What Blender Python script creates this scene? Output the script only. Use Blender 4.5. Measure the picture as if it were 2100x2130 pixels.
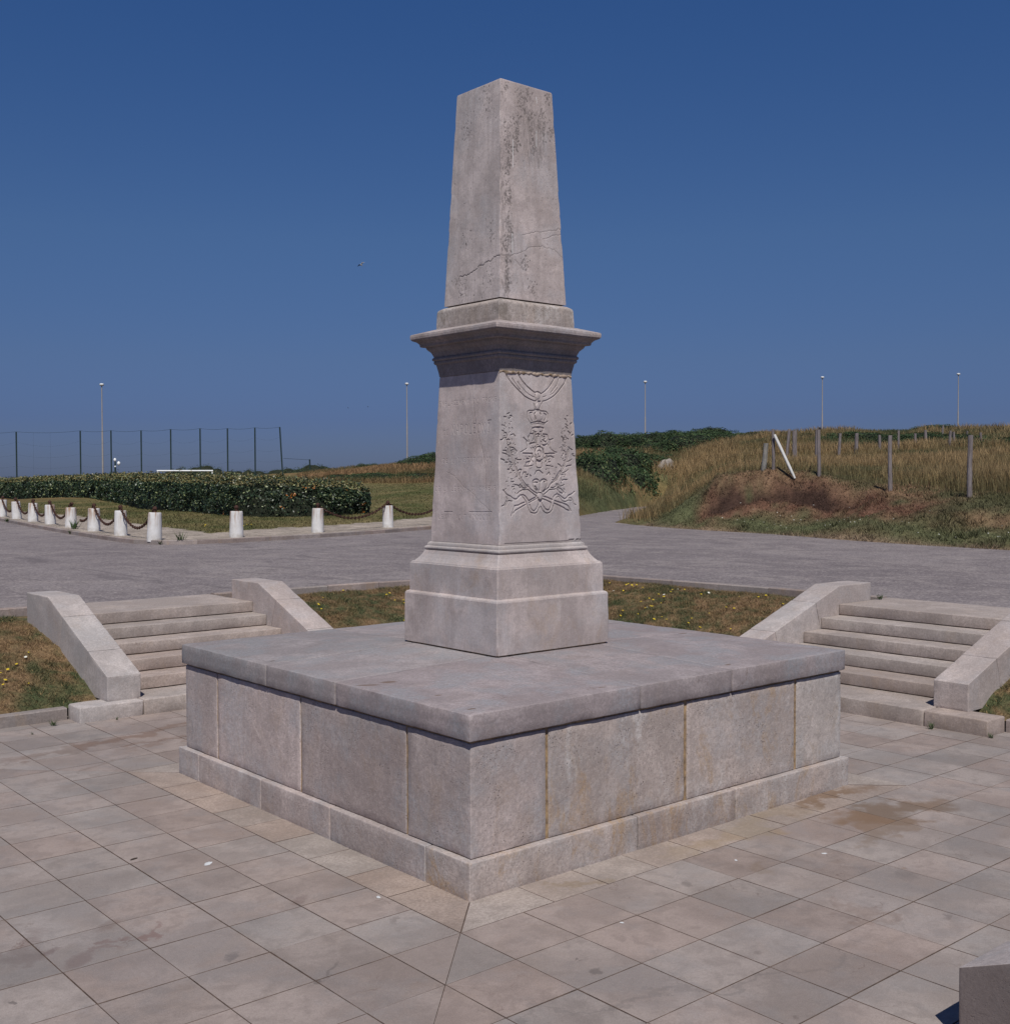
import bpy, bmesh, math, random
import numpy as np
from mathutils import Vector, Matrix

# ------------------------------------------------------------------ camera, world, sun, exposure
scene = bpy.context.scene
for o in list(bpy.data.objects): bpy.data.objects.remove(o)
cam_data = bpy.data.cameras.new('camera')
cam = bpy.data.objects.new('camera', cam_data)
scene.collection.objects.link(cam)
scene.camera = cam
cam_data.sensor_width = 36.0
cam_data.sensor_fit = 'HORIZONTAL'
cam_data.lens = 36.0 * 2392.38 / 2100.0
cam_data.clip_start = 0.1
cam_data.clip_end = 200000
CR = Vector((0.76017874, -0.649708, -0.00279334))
CU = Vector((0.02151052, 0.02087054, 0.99955076))
CF = Vector((0.64935782, 0.75989732, -0.0298409))
CAM = Vector((-6.24489, -7.30146, 2.53237))
cam.matrix_world = Matrix(((CR.x, CU.x, -CF.x, CAM.x), (CR.y, CU.y, -CF.y, CAM.y), (CR.z, CU.z, -CF.z, CAM.z), (0, 0, 0, 1)))

sun_dir = Vector((0.43, 0.585, -1.0)).normalized()          # direction the light travels
SUN_EL = math.asin(-sun_dir.z)
SUN_AZ = math.atan2(-sun_dir.x, -sun_dir.y)                  # clockwise from +Y, towards the sun
world = bpy.data.worlds.new('World')
scene.world = world
world.use_nodes = True
wn = world.node_tree.nodes; wl = world.node_tree.links
wn.clear()
w_out = wn.new('ShaderNodeOutputWorld'); w_bg = wn.new('ShaderNodeBackground'); w_sky = wn.new('ShaderNodeTexSky')
w_sky.sky_type = 'NISHITA'; w_sky.sun_disc = False
w_sky.sun_elevation = SUN_EL; w_sky.sun_rotation = SUN_AZ
w_sky.altitude = 60; w_sky.air_density = 1.0; w_sky.dust_density = 0.35; w_sky.ozone_density = 3.2
w_mul = wn.new('ShaderNodeMix'); w_mul.data_type = 'RGBA'; w_mul.blend_type = 'MULTIPLY'
w_mul.inputs[0].default_value = 1.0
w_tc = wn.new('ShaderNodeTexCoord'); w_sep = wn.new('ShaderNodeSeparateXYZ'); w_ramp = wn.new('ShaderNodeValToRGB')     # deep polarised blue of the film, by height in the sky
wl.new(w_tc.outputs['Generated'], w_sep.inputs[0]); wl.new(w_sep.outputs[2], w_ramp.inputs[0]); wl.new(w_ramp.outputs[0], w_mul.inputs[7])
_st = [(0.0, (.25, .332, .68)), (.05, (.27, .346, .695)), (.10, (.35, .43, .705)), (.20, (.425, .565, .825)), (.38, (.37, .625, 1.0))]
while len(w_ramp.color_ramp.elements) < len(_st): w_ramp.color_ramp.elements.new(.5)
for _e, (_p, _c) in zip(w_ramp.color_ramp.elements, _st): _e.position = _p; _e.color = (*_c, 1)
wl.new(w_sky.outputs[0], w_mul.inputs[6]); wl.new(w_mul.outputs[2], w_bg.inputs[0]); wl.new(w_bg.outputs[0], w_out.inputs[0])
w_bg.inputs[1].default_value = 0.06
sun_data = bpy.data.lights.new('sun', 'SUN'); sun = bpy.data.objects.new('sun', sun_data)
scene.collection.objects.link(sun)
sun_data.energy = 4.1; sun_data.angle = math.radians(0.53); sun_data.color = (1.0, 0.975, 0.89)
sun.rotation_euler = sun_dir.to_track_quat('-Z', 'Y').to_euler()
sun.location = (-8, -10, 20)
scene.view_settings.view_transform = 'Standard'
scene.view_settings.look = 'None'
scene.view_settings.exposure = 0.0
scene.view_settings.gamma = 1.0
scene.view_settings.use_curve_mapping = False
scene.render.engine = 'CYCLES'

# ------------------------------------------------------------------ measured data
RELIEF=[[1,[[-0.329,3.361],[-0.301,3.317],[-0.269,3.284],[-0.22,3.245],[-0.178,3.215],[-0.136,3.184],[-0.085,3.164],[-0.029,3.148]]],[1,[[-0.202,3.368],[-0.182,3.337],[-0.149,3.3],[-0.107,3.266],[-0.065,3.239],[-0.026,3.218],[-0.013,3.219],[0.004,3.225],[0.026,3.221],[0.046,3.209]]],[1,[[0.046,3.209],[0.084,3.23],[0.13,3.262],[0.158,3.293],[0.191,3.331],[0.206,3.365]]],[1,[[0.059,3.149],[0.104,3.16],[0.154,3.181],[0.191,3.202],[0.233,3.234],[0.271,3.272],[0.309,3.31],[0.334,3.358]]],[0.7,[[-0.259,3.32],[-0.227,3.283],[-0.194,3.246],[-0.177,3.234]]],[0.6,[[-0.205,3.297],[-0.168,3.26],[-0.126,3.224],[-0.092,3.202],[-0.05,3.185],[-0.015,3.177]]],[0.6,[[0.155,3.223],[0.184,3.254],[0.221,3.289],[0.241,3.333],[0.256,3.354]]],[0.5,[[0.06,3.183],[0.101,3.195]]],[0.5,[[0.15,3.207],[0.187,3.225],[0.229,3.267]]],[1.4,[[-0.034,3.148],[-0.01,3.149]]],[1.4,[[0.012,3.147],[0.034,3.147]]],[0.7,[[-0.039,3.13],[-0.027,3.111],[-0.019,3.092]]],[0.6,[[0.054,3.137],[0.035,3.117],[0.025,3.094]]],[0.6,[[-0.018,3.203],[-0.02,3.17],[-0.007,3.157]]],[1.1,[[-0.028,3.082],[0.003,3.078],[0.023,3.079]]],[1,[[-0.107,3.061],[-0.089,3.07],[-0.054,3.071],[-0.028,3.073]]],[1,[[0.024,3.071],[0.06,3.07],[0.095,3.068],[0.112,3.051]]],[1,[[-0.059,3.056],[-0.081,3.051],[-0.084,3.031],[-0.075,3.006],[-0.062,2.986]]],[1,[[-0.025,3.053],[-0.036,3.042],[-0.03,3.023],[-0.022,3.001]]],[1.1,[[0.026,3.054],[0.037,3.042]]],[1.2,[[0.072,3.053],[0.092,3.04],[0.089,3.017],[0.074,2.997]]],[0.7,[[-0.107,3.05],[-0.105,3.005],[-0.084,2.976]]],[0.7,[[0.117,3.048],[0.113,3.011]]],[1.2,[[-0.076,2.97],[-0.045,2.977]]],[1.3,[[-0.036,2.977],[-0.006,2.982]]],[1.3,[[0.008,2.98],[0.038,2.981]]],[1.2,[[0.047,2.977],[0.078,2.973]]],[0.8,[[0.078,2.974],[0.11,2.99]]],[0.6,[[-0.076,2.96],[0.003,2.966],[0.078,2.963]]],[2,[[-0.058,2.928],[-0.029,2.935],[0.001,2.938],[0.032,2.936],[0.058,2.931]]],[1,[[-0.048,2.912],[-0.036,2.887],[-0.02,2.854],[-0.019,2.815],[-0.022,2.789]]],[1,[[0.049,2.915],[0.034,2.882],[0.024,2.842],[0.022,2.81],[0.026,2.79]]],[1.1,[[-0.035,2.9],[-0.022,2.898]]],[1.1,[[0.017,2.902],[0.031,2.903]]],[1.2,[[-0.023,2.88],[-0.005,2.886],[0.008,2.878]]],[0.8,[[-0.006,2.868],[-0.002,2.86]]],[1.2,[[-0.086,2.885],[-0.058,2.883]]],[1,[[-0.053,2.889],[-0.046,2.864],[-0.034,2.831],[-0.028,2.812]]],[1,[[-0.06,2.831],[-0.046,2.857]]],[1.2,[[-0.096,2.801],[-0.065,2.81],[-0.028,2.812]]],[1,[[-0.097,2.872],[-0.107,2.84],[-0.1,2.82]]],[1.2,[[0.052,2.884],[0.101,2.88]]],[1.4,[[0.032,2.823],[0.035,2.8],[0.057,2.789],[0.089,2.803]]],[1.2,[[0.054,2.833],[0.072,2.824],[0.08,2.817]]],[1,[[0.043,2.872],[0.046,2.856]]],[1.1,[[0.06,2.866],[0.069,2.863]]],[1,[[0.105,2.873],[0.113,2.844],[0.13,2.834]]],[1.1,[[-0.159,2.852],[-0.142,2.839],[-0.117,2.82]]],[0.7,[[-0.134,2.817],[-0.123,2.788],[-0.123,2.768],[-0.172,2.745],[-0.194,2.735]]],[1.3,[[-0.168,2.727],[-0.112,2.726],[-0.069,2.725]]],[1,[[0.104,2.844],[0.13,2.838],[0.162,2.848]]],[0.7,[[0.13,2.825],[0.124,2.792],[0.127,2.769],[0.171,2.743],[0.202,2.737]]],[1.2,[[0.068,2.725],[0.13,2.729],[0.175,2.728]]],[0.9,[[-0.023,2.776],[0.004,2.783],[0.03,2.777],[0.051,2.751],[0.056,2.719],[0.048,2.686],[0.021,2.669],[-0.006,2.667],[-0.031,2.679],[-0.043,2.705],[-0.044,2.737],[-0.032,2.763],[-0.023,2.776]]],[0.5,[[-0.016,2.744],[0.002,2.754],[0.02,2.744],[0.023,2.718],[0.009,2.699],[-0.008,2.702],[-0.014,2.724]]],[1,[[-0.069,2.717],[-0.061,2.695]]],[1.4,[[-0.131,2.684],[-0.11,2.681]]],[1.4,[[-0.137,2.652],[-0.106,2.66]]],[0.8,[[-0.07,2.701],[-0.088,2.672],[-0.107,2.646]]],[0.8,[[-0.16,2.623],[-0.116,2.623],[-0.073,2.63]]],[1,[[0.08,2.712],[0.088,2.693],[0.083,2.676]]],[1.1,[[0.105,2.658],[0.123,2.66]]],[0.8,[[0.077,2.63],[0.117,2.626],[0.152,2.621]]],[0.7,[[0.098,2.703],[0.129,2.706],[0.165,2.693]]],[2,[[-0.026,2.661],[0.018,2.661]]],[1,[[-0.028,2.649],[-0.034,2.623],[-0.017,2.61],[0.014,2.609],[0.032,2.62],[0.029,2.65]]],[1,[[-0.049,2.558],[-0.031,2.584],[-0.004,2.591]]],[1,[[0.0,2.591],[0.039,2.565]]],[1,[[0.083,2.555],[0.106,2.575],[0.118,2.555]]],[1.3,[[-0.318,2.791],[-0.311,2.759],[-0.296,2.721],[-0.281,2.677],[-0.258,2.629],[-0.23,2.581],[-0.206,2.536],[-0.181,2.507]]],[0.8,[[-0.328,2.759],[-0.309,2.715],[-0.286,2.657],[-0.25,2.603],[-0.227,2.555]]],[1,[[-0.304,2.829],[-0.321,2.836],[-0.334,2.823],[-0.326,2.804]]],[1.1,[[-0.401,2.828],[-0.38,2.831],[-0.371,2.841]]],[0.9,[[-0.346,2.845],[-0.333,2.848],[-0.328,2.867]]],[0.8,[[-0.381,2.904],[-0.36,2.895]]],[0.9,[[-0.357,2.886],[-0.336,2.883],[-0.332,2.87]]],[0.9,[[-0.294,2.868],[-0.264,2.878],[-0.244,2.859]]],[1,[[-0.375,2.746],[-0.345,2.746],[-0.334,2.727]]],[0.9,[[-0.384,2.726],[-0.355,2.72],[-0.33,2.714]]],[1.1,[[-0.402,2.679],[-0.378,2.673],[-0.365,2.666]]],[1.1,[[-0.358,2.654],[-0.333,2.651]]],[1,[[-0.319,2.664],[-0.291,2.648]]],[1,[[-0.251,2.683],[-0.226,2.674],[-0.192,2.674]]],[1,[[-0.302,2.772],[-0.269,2.769],[-0.24,2.747]]],[0.9,[[-0.291,2.747],[-0.265,2.753],[-0.232,2.741],[-0.249,2.722]]],[1.2,[[-0.335,2.597],[-0.314,2.597]]],[1.1,[[-0.297,2.603],[-0.285,2.584],[-0.268,2.587]]],[1.1,[[-0.23,2.584],[-0.208,2.597],[-0.191,2.594],[-0.201,2.565]]],[1,[[-0.179,2.555],[-0.166,2.575],[-0.144,2.575],[-0.141,2.555],[-0.119,2.558],[-0.124,2.542],[-0.146,2.539]]],[0.8,[[-0.231,2.651],[-0.223,2.645]]],[1,[[-0.102,2.552],[-0.089,2.542]]],[1.2,[[-0.356,3.011],[-0.335,3.01]]],[1,[[-0.321,3.036],[-0.3,3.043]]],[1.1,[[-0.292,3.021],[-0.275,3.022]]],[1,[[-0.306,2.998],[-0.297,3.005]]],[0.7,[[-0.383,2.945],[-0.358,2.943],[-0.346,2.933]]],[1,[[0.327,2.762],[0.316,2.721],[0.305,2.681],[0.266,2.628],[0.227,2.572],[0.17,2.506]]],[0.8,[[0.346,2.782],[0.334,2.728],[0.314,2.675],[0.284,2.628],[0.245,2.572],[0.188,2.506]]],[1.1,[[0.258,2.87],[0.276,2.854],[0.289,2.841]]],[0.8,[[0.295,2.877],[0.312,2.858],[0.335,2.848]]],[0.9,[[0.254,2.784],[0.271,2.754],[0.303,2.738]]],[1,[[0.298,2.725],[0.311,2.721]]],[0.9,[[0.346,2.775],[0.377,2.759]]],[1,[[0.371,2.725],[0.39,2.726]]],[1.1,[[0.38,2.715],[0.403,2.707]]],[1.3,[[0.298,2.621],[0.326,2.628],[0.356,2.632]]],[0.9,[[0.208,2.644],[0.23,2.634],[0.247,2.621]]],[1.2,[[0.226,2.555],[0.263,2.557]]],[0.8,[[0.304,2.661],[0.341,2.668],[0.365,2.682]]],[0.8,[[0.254,2.568],[0.291,2.578],[0.32,2.595]]],[0.8,[[0.307,2.951],[0.334,2.935]]],[0.9,[[0.363,2.969],[0.378,2.983]]],[0.9,[[0.333,2.915],[0.36,2.896],[0.355,2.882]]],[1.3,[[0.373,2.879],[0.387,2.886]]],[0.9,[[0.301,3.017],[0.319,3.009]]],[1,[[0.363,2.976],[0.378,2.983]]],[0.8,[[0.308,2.974],[0.335,2.955]]],[0.7,[[0.325,3.041],[0.338,3.038]]],[1.4,[[-0.218,2.549],[-0.198,2.526],[-0.173,2.497],[-0.149,2.471],[-0.132,2.461]]],[1,[[-0.215,2.526],[-0.19,2.497],[-0.166,2.471],[-0.145,2.452]]],[1,[[-0.213,2.478],[-0.196,2.459],[-0.175,2.449],[-0.141,2.447]]],[1,[[-0.184,2.436],[-0.124,2.434],[-0.099,2.419],[-0.056,2.393],[-0.039,2.383]]],[1.4,[[-0.123,2.461],[-0.107,2.442],[-0.073,2.422],[-0.034,2.404]]],[1.3,[[0.041,2.418],[0.073,2.437],[0.101,2.453],[0.12,2.479],[0.157,2.509],[0.19,2.545],[0.228,2.585]]],[1,[[0.04,2.393],[0.077,2.414],[0.104,2.433],[0.154,2.435],[0.176,2.439]]],[1,[[0.123,2.45],[0.15,2.448],[0.173,2.459]]],[0.9,[[0.138,2.486],[0.175,2.505],[0.208,2.542],[0.246,2.585]]],[1.2,[[0.195,2.449],[0.226,2.442],[0.248,2.426],[0.263,2.409],[0.247,2.401],[0.211,2.413],[0.194,2.436]]],[1.2,[[0.247,2.505],[0.27,2.515],[0.307,2.513]]],[1,[[0.178,2.476],[0.192,2.479],[0.196,2.469]]],[0.8,[[0.2,2.459],[0.241,2.462],[0.273,2.472]]],[0.9,[[0.226,2.555],[0.267,2.556]]],[1,[[-0.264,2.475],[-0.238,2.472],[-0.217,2.464]]],[1.3,[[-0.218,2.454],[-0.205,2.451]]],[1,[[-0.301,2.499],[-0.276,2.498]]],[0.8,[[-0.294,2.461],[-0.269,2.462]]],[0.8,[[-0.241,2.405],[-0.215,2.423],[-0.189,2.43]]],[2,[[-0.069,2.503],[-0.056,2.514],[-0.034,2.518],[-0.016,2.511],[-0.008,2.501]]],[2,[[0.012,2.503],[0.028,2.514],[0.048,2.517],[0.067,2.511],[0.076,2.502]]],[1,[[-0.072,2.49],[-0.052,2.495],[-0.026,2.493]]],[1,[[0.045,2.498],[0.067,2.499]]],[0.8,[[-0.074,2.503],[-0.073,2.471],[-0.059,2.445],[-0.029,2.422]]],[0.8,[[0.08,2.502],[0.079,2.466],[0.06,2.44],[0.028,2.418]]],[0.9,[[-0.053,2.464],[-0.037,2.441],[-0.029,2.431]]],[0.6,[[0.003,2.5],[-0.0,2.428]]],[1.4,[[-0.387,2.435],[-0.363,2.406],[-0.343,2.393],[-0.318,2.385],[-0.293,2.37],[-0.268,2.36],[-0.247,2.363],[-0.229,2.379],[-0.208,2.391],[-0.182,2.394],[-0.161,2.384],[-0.144,2.365],[-0.124,2.342]]],[1.1,[[-0.195,2.385],[-0.174,2.365],[-0.154,2.339],[-0.142,2.31],[-0.126,2.277],[-0.11,2.254],[-0.084,2.247],[-0.054,2.245],[-0.031,2.256],[-0.012,2.291]]],[1.1,[[-0.116,2.316],[-0.104,2.287],[-0.088,2.27],[-0.066,2.263],[-0.043,2.282],[-0.02,2.314],[-0.011,2.334]]],[1.8,[[-0.017,2.345],[0.003,2.337],[0.023,2.353]]],[1.4,[[0.011,2.333],[0.028,2.304],[0.053,2.277],[0.079,2.267],[0.093,2.27]]],[1,[[0.005,2.298],[0.026,2.265],[0.052,2.246],[0.078,2.242],[0.105,2.25],[0.129,2.269],[0.144,2.305]]],[1,[[0.122,2.322],[0.112,2.296],[0.093,2.266]]],[1.3,[[0.146,2.371],[0.161,2.387],[0.184,2.396],[0.206,2.393],[0.232,2.376],[0.268,2.356],[0.291,2.362],[0.32,2.385],[0.357,2.395],[0.386,2.414]]],[0.8,[[0.182,2.367],[0.201,2.38],[0.219,2.37],[0.245,2.339],[0.281,2.332],[0.318,2.345],[0.346,2.341]]],[0.7,[[0.319,2.362],[0.351,2.361],[0.364,2.344],[0.377,2.314],[0.4,2.304]]],[0.9,[[-0.356,2.38],[-0.348,2.361],[-0.362,2.342],[-0.38,2.317],[-0.409,2.308]]],[0.9,[[-0.349,2.345],[-0.328,2.35],[-0.299,2.345]]],[0.7,[[-0.371,2.311],[-0.345,2.342]]],[1.5,[[-0.119,2.347],[-0.075,2.364],[-0.04,2.375]]],[1.2,[[-0.124,2.329],[-0.076,2.348],[-0.027,2.366]]],[1.4,[[-0.275,2.308],[-0.236,2.312],[-0.197,2.327],[-0.154,2.338]]],[1.2,[[-0.312,2.23],[-0.298,2.255],[-0.284,2.287],[-0.275,2.306]]],[1.2,[[-0.29,2.249],[-0.268,2.271],[-0.225,2.289],[-0.19,2.304],[-0.15,2.32]]],[1.5,[[0.035,2.38],[0.084,2.368],[0.132,2.351]]],[1.2,[[0.03,2.359],[0.074,2.345],[0.118,2.328]]],[1.6,[[0.159,2.342],[0.203,2.33],[0.253,2.319],[0.293,2.305],[0.311,2.292],[0.337,2.255],[0.31,2.26],[0.278,2.269],[0.256,2.283],[0.202,2.304],[0.153,2.321]]],[0.8,[[-0.034,2.402],[-0.012,2.412],[0.014,2.408],[0.027,2.392],[0.021,2.362],[-0.001,2.346],[-0.023,2.357],[-0.033,2.376],[-0.034,2.402]]]]
CTRL=[[0.23,32.17,1],[8.32,81.51,0.8],[21.26,160.46,-1],[8.81,42.47,1.0],[19.82,78.84,1.0],[31.4,117.13,0.6],[42.98,155.41,0.2],[6.14,23.29,1.0],[16.27,48.31,1.0],[35.78,96.52,1.0],[55.67,145.64,1.6],[7.02,20.72,1.0],[19.42,46.93,1.0],[41.67,93.93,0.85],[64.34,141.84,3.0],[8.11,20.18,1.0],[21.53,45.88,1.2],[40.05,81.34,2.2],[49.31,99.06,2.9],[70.14,138.95,3.0],[23.39,44.87,1.3],[43.14,79.65,2.2],[53.02,97.04,2.95],[75.24,136.17,3.2],[10.2,20.15,1.0],[24.58,44.17,1.5],[45.13,78.49,2.6],[57.98,99.94,3.5],[78.53,134.26,3.5],[11.74,20.37,1.0],[21.0,34.62,1.4],[32.99,53.07,2.2],[42.8,68.16,2.9],[53.7,84.93,3.5],[83.67,131.04,3.2],[14.54,22.09,1.0],[22.63,33.52,1.45],[35.33,51.48,2.22],[42.83,62.1,3.3],[48.61,70.26,3.5],[68.82,98.84,3],[15.93,22.32,1.0],[23.72,32.73,1.45],[36.9,50.34,2.25],[44.69,60.75,3.3],[59.67,80.76,3.4],[17.84,22.09,1.0],[28.61,35.25,1.7],[39.38,48.4,2.5],[50.79,62.32,3.9],[18.49,20.21,1.0],[30.53,33.6,1.9],[41.89,46.24,3.0],[53.93,59.63,4.3],[19.33,18.74,0.93],[23.19,22.66,1.15],[28.79,28.37,1.8],[35.8,35.5,2.6],[44.21,44.06,3.5],[55.42,55.48,4.5],[20.82,19.37,0.9],[25.09,23.58,0.88],[29.37,27.8,0.9],[32.21,30.6,1.25],[36.49,34.82,2.2],[40.76,39.03,2.8],[45.03,43.24,3.5],[56.43,54.47,4.6],[22.76,20.24,0.9],[27.11,24.37,0.9],[32.19,29.19,0.88],[36.54,33.32,0.9],[39.44,36.08,1.6],[42.34,38.83,2.6],[47.42,43.65,3.5],[57.57,53.29,4.7],[22.58,18.96,0.9],[24.8,20.98,1.1],[30.72,26.37,0.97],[38.11,33.11,0.85],[43.28,37.82,0.9],[45.5,39.84,1.9],[48.46,42.54,3.0],[52.89,46.58,3.9],[58.81,51.96,4.8],[23.87,19.03,1.35],[27.63,22.32,1.3],[32.9,26.92,1.2],[38.93,32.19,1.25],[44.95,37.45,1.6],[48.71,40.75,3.0],[53.98,45.35,4.0],[60.01,50.62,4.8],[43.18,36.44,1.3],[45.42,38.43,2.0],[48.04,40.75,3.0],[52.16,44.4,3.6],[23.82,18.32,1.8],[30.29,23.83,1.7],[39.42,31.61,2.6],[60.74,49.77,4.9],[23.02,16.94,1.3],[23.94,17.71,2.2],[30.72,23.32,2.3],[39.96,30.98,3.0],[61.52,48.84,5.0],[22.16,15.77,1.05],[24.03,17.29,2.46],[29.46,21.7,2.6],[40.33,30.53,3.2],[62.06,48.18,5.1],[21.88,13.54,1.0],[22.84,14.25,1.3],[24.77,15.68,2.63],[30.71,20.09,2.9],[41.96,28.42,3.7],[56.42,39.14,4.9],[66.07,46.28,5.6],[90.17,64.14,5.0],[21.43,11.57,1.0],[22.67,12.42,1.3],[25.07,14.05,2.44],[30.94,18.05,2.85],[43.33,26.5,3.75],[58.2,36.64,5.0],[68.12,43.4,5.8],[92.9,60.3,5.2],[19.31,8.03,1.0],[20.34,8.64,1.2],[22.05,9.67,1.6],[24.2,10.96,2.13],[32.35,15.85,2.7],[45.21,23.56,3.6],[60.65,32.82,4.9],[72.65,40.02,5.85],[96.66,54.42,5.2],[19.83,6.27,1.0],[20.81,6.78,1.25],[22.49,7.66,2.0],[31.01,12.09,2.5],[46.98,20.4,3.6],[62.94,28.72,4.9],[75.36,35.18,5.8],[100.2,48.11,5.2],[19.17,4.44,0.95],[20.54,5.07,1.3],[21.9,5.7,1.9],[31.88,10.31,2.5],[48.22,17.86,3.6],[75.46,30.45,5.7],[102.69,43.03,5.1],[20.34,1.48,1.0],[24.14,2.73,1.9],[50.73,11.51,3.4],[79.22,20.92,5.3]]
CREST=[[23.82, 18.32], [23.94, 17.71], [24.03, 17.29], [24.77, 15.68], [25.07, 14.05], [24.2, 10.96], [22.49, 7.66], [21.9, 5.7]]
SH_L=[[[0.174,4.18],[0.079,4.185],[-0.014,4.205],[-0.086,4.233],[-0.159,4.245],[-0.23,4.264],[-0.291,4.286],[-0.349,4.289]]]
SH_R=[[[-0.336,4.29],[-0.215,4.303],[-0.137,4.33],[-0.082,4.352],[-0.026,4.391],[0.117,4.415],[0.245,4.405],[0.34,4.348]],[[-0.1,4.48],[0.027,4.518],[0.122,4.533],[0.236,4.563],[0.335,4.588]],[[0.119,4.468],[0.234,4.519],[0.324,4.537]],[[-0.185,4.272],[-0.126,4.233]]]
WH_R=[[[-0.166,5.232],[-0.176,5.115],[-0.176,5.011]],[[0.092,5.352],[0.085,5.221]],[[-0.207,4.477],[-0.211,4.315]],[[0.1,5.63],[0.106,5.584]]]
LICH_L=[[[0.123,5.385]],[[0.12,5.337]],[[-0.087,5.638]],[[-0.148,5.519]],[[-0.236,4.143]],[[0.092,4.081]],[[0.094,4.47]],[[-0.219,4.478]],[[-0.133,4.041]],[[0.128,4.026]],[[0.174,4.186]]]
LICH_R=[[[-0.231,5.657]],[[-0.081,5.609]],[[0.013,5.629]],[[0.236,5.647]],[[0.022,5.467]],[[0.032,5.34]],[[0.042,5.225]],[[0.165,5.484]],[[0.16,5.365]],[[-0.216,5.303]],[[-0.213,5.2]],[[-0.21,5.109]],[[-0.23,4.99]],[[-0.236,4.852]],[[-0.233,4.76]],[[-0.242,4.552]],[[-0.23,4.474]],[[-0.272,4.376]],[[-0.27,4.251]],[[-0.282,4.135]],[[-0.279,4.044]],[[-0.122,5.38]],[[-0.128,5.24]],[[0.256,5.36]],[[-0.038,5.536]],[[-0.01,4.037]],[[-0.079,4.239]]]
LAMPS=[[40.91, 113.85, 12.67], [74.23, 104.81, 13.87], [102.81, 92.76, 14.81], [122.95, 80.13, 15.61], [138.53, 69.74, 16.18]]
NETP=[[31.43, 111.89, 7.26], [36.76, 109.0, 7.4], [39.28, 107.39, 7.43], [41.66, 105.55, 7.43], [43.97, 103.66, 7.55], [46.24, 101.72, 7.62], [48.3, 99.81, 7.61], [50.38, 97.93, 7.68], [52.3, 96.3, 7.73]]
NEARP=[[24.78, 16.0, 3.64, 2.67], [24.83, 15.59, 4.09, 2.67], [25.09, 14.02, 4.03, 2.44], [24.19, 10.97, 3.74, 2.14], [22.5, 7.65, 3.61, 2.01]]
FARP=[[30.22, 19.07, 4.35], [32.07, 19.91, 4.35], [35.05, 20.89, 4.49], [40.55, 23.45, 4.56], [42.66, 23.88, 4.63], [44.94, 24.01, 4.6], [47.09, 24.31, 4.88], [50.98, 25.58, 4.86], [54.75, 27.04, 5.18], [58.66, 28.24, 5.61], [50.06, 23.13, 4.9], [53.7, 24.79, 4.99], [57.55, 26.08, 5.17], [56.12, 24.49, 5.0]]
BUSH=[[53.35,54.7,5.2,1.9,5.46],[55.4,55.5,5.2,1.9,5.68],[57.54,56.19,5.2,1.9,5.86],[55.38,52.69,5.2,1.9,5.82],[57.49,53.37,5.2,1.9,5.82],[59.66,53.99,5.2,1.9,5.97],[57.33,50.62,5.2,1.9,5.79],[59.77,50.89,5.2,1.9,6.12],[61.8,51.6,5.2,1.9,6.01],[59.42,48.24,5.2,1.9,5.82],[61.54,48.82,5.2,1.9,6.12],[63.64,49.42,5.2,1.9,6.31],[61.07,46.22,5.2,1.9,5.82],[63.18,46.77,5.2,1.9,5.79],[65.33,47.26,5.2,1.9,5.97],[62.65,44.17,5.2,1.9,5.79],[64.83,44.59,5.2,1.9,5.82],[67.01,44.99,5.2,1.9,5.86],[39.99,39.8,5,1.6,3.73],[40.47,39.32,6,1.6,3.87],[43.91,41.53,6,1.6,4.24],[47.35,43.72,6,1.6,4.37],[50.07,45.21,5,1.6,4.19],[56.13,48.96,5,1.6,4.94],[56.77,48.24,5.5,1.6,5.04],[57.4,47.52,5,1.6,5.04],[49.98,43.84,1.8,1.6,3.56],[53.96,45.38,2.4,1.6,3.95],[52.67,45.32,1.6,1.6,3.64],[57.89,46.95,6,1.6,5.64],[60.11,37.38,5,1.4,5.46],[60.63,36.61,5,1.4,5.49],[61.13,35.83,5,1.4,5.53],[60.77,34.53,4.5,1.4,5.42],[57.16,30.86,4.5,1.4,5.05],[57.61,30.09,4.5,1.4,5.12],[58.02,29.38,5,1.4,5.18],[57.55,28.18,5,1.4,5.05],[57.06,27.0,5,1.4,4.99],[56.48,25.96,4.5,1.4,4.86],[52.25,23.26,4,1.4,4.42],[54.88,22.5,4,1.4,4.62],[55.19,21.86,4,1.4,4.68],[72.08,37.02,3,1.4,6.2],[72.65,36.01,3,1.4,6.31],[77.95,34.49,3,1.4,6.28],[45.46,63.91,4,1.4,3.95],[46.7,64.24,5,1.4,4.26],[47.93,64.57,5,1.4,4.39],[48.58,64.07,6,1.4,4.47],[48.17,74.2,2.6,1.4,3.78],[34.79,57.86,3,1.4,2.77],[35.32,57.52,3,1.4,2.68],[35.43,56.25,4,1.4,2.8],[36.61,55.47,4,1.4,2.87],[37.77,54.66,5,1.4,2.8],[38.07,53.21,4,1.4,2.83]]
FARB=[[62.79,145.86,5,1.9,3.76],[63.97,145.32,5,1.9,4.18],[65.33,144.69,6,1.9,4.39],[67.1,143.84,5,1.9,4.46],[68.46,143.18,5,1.9,4.11],[69.76,142.52,4,1.9,3.76],[71.06,141.86,4,1.9,3.62],[72.54,141.08,4,1.9,3.9],[74.19,140.19,4,1.9,3.76],[75.96,139.21,4,1.9,3.83],[77.61,138.28,4.5,1.9,4.11],[78.9,137.53,5,1.9,4.39],[80.36,136.65,5,1.9,4.53],[81.82,135.77,5,1.9,4.46],[82.81,135.15,3,1.9,4.04],[67.81,143.5,4,1.9,3.76],[75.07,139.71,4,1.9,3.48]]
POLE=[[24.74, 15.47], [24.75, 14.68]]
ROCK=[48.42, 41.08]

RNG = np.random.default_rng(7)
random.seed(5)

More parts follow.
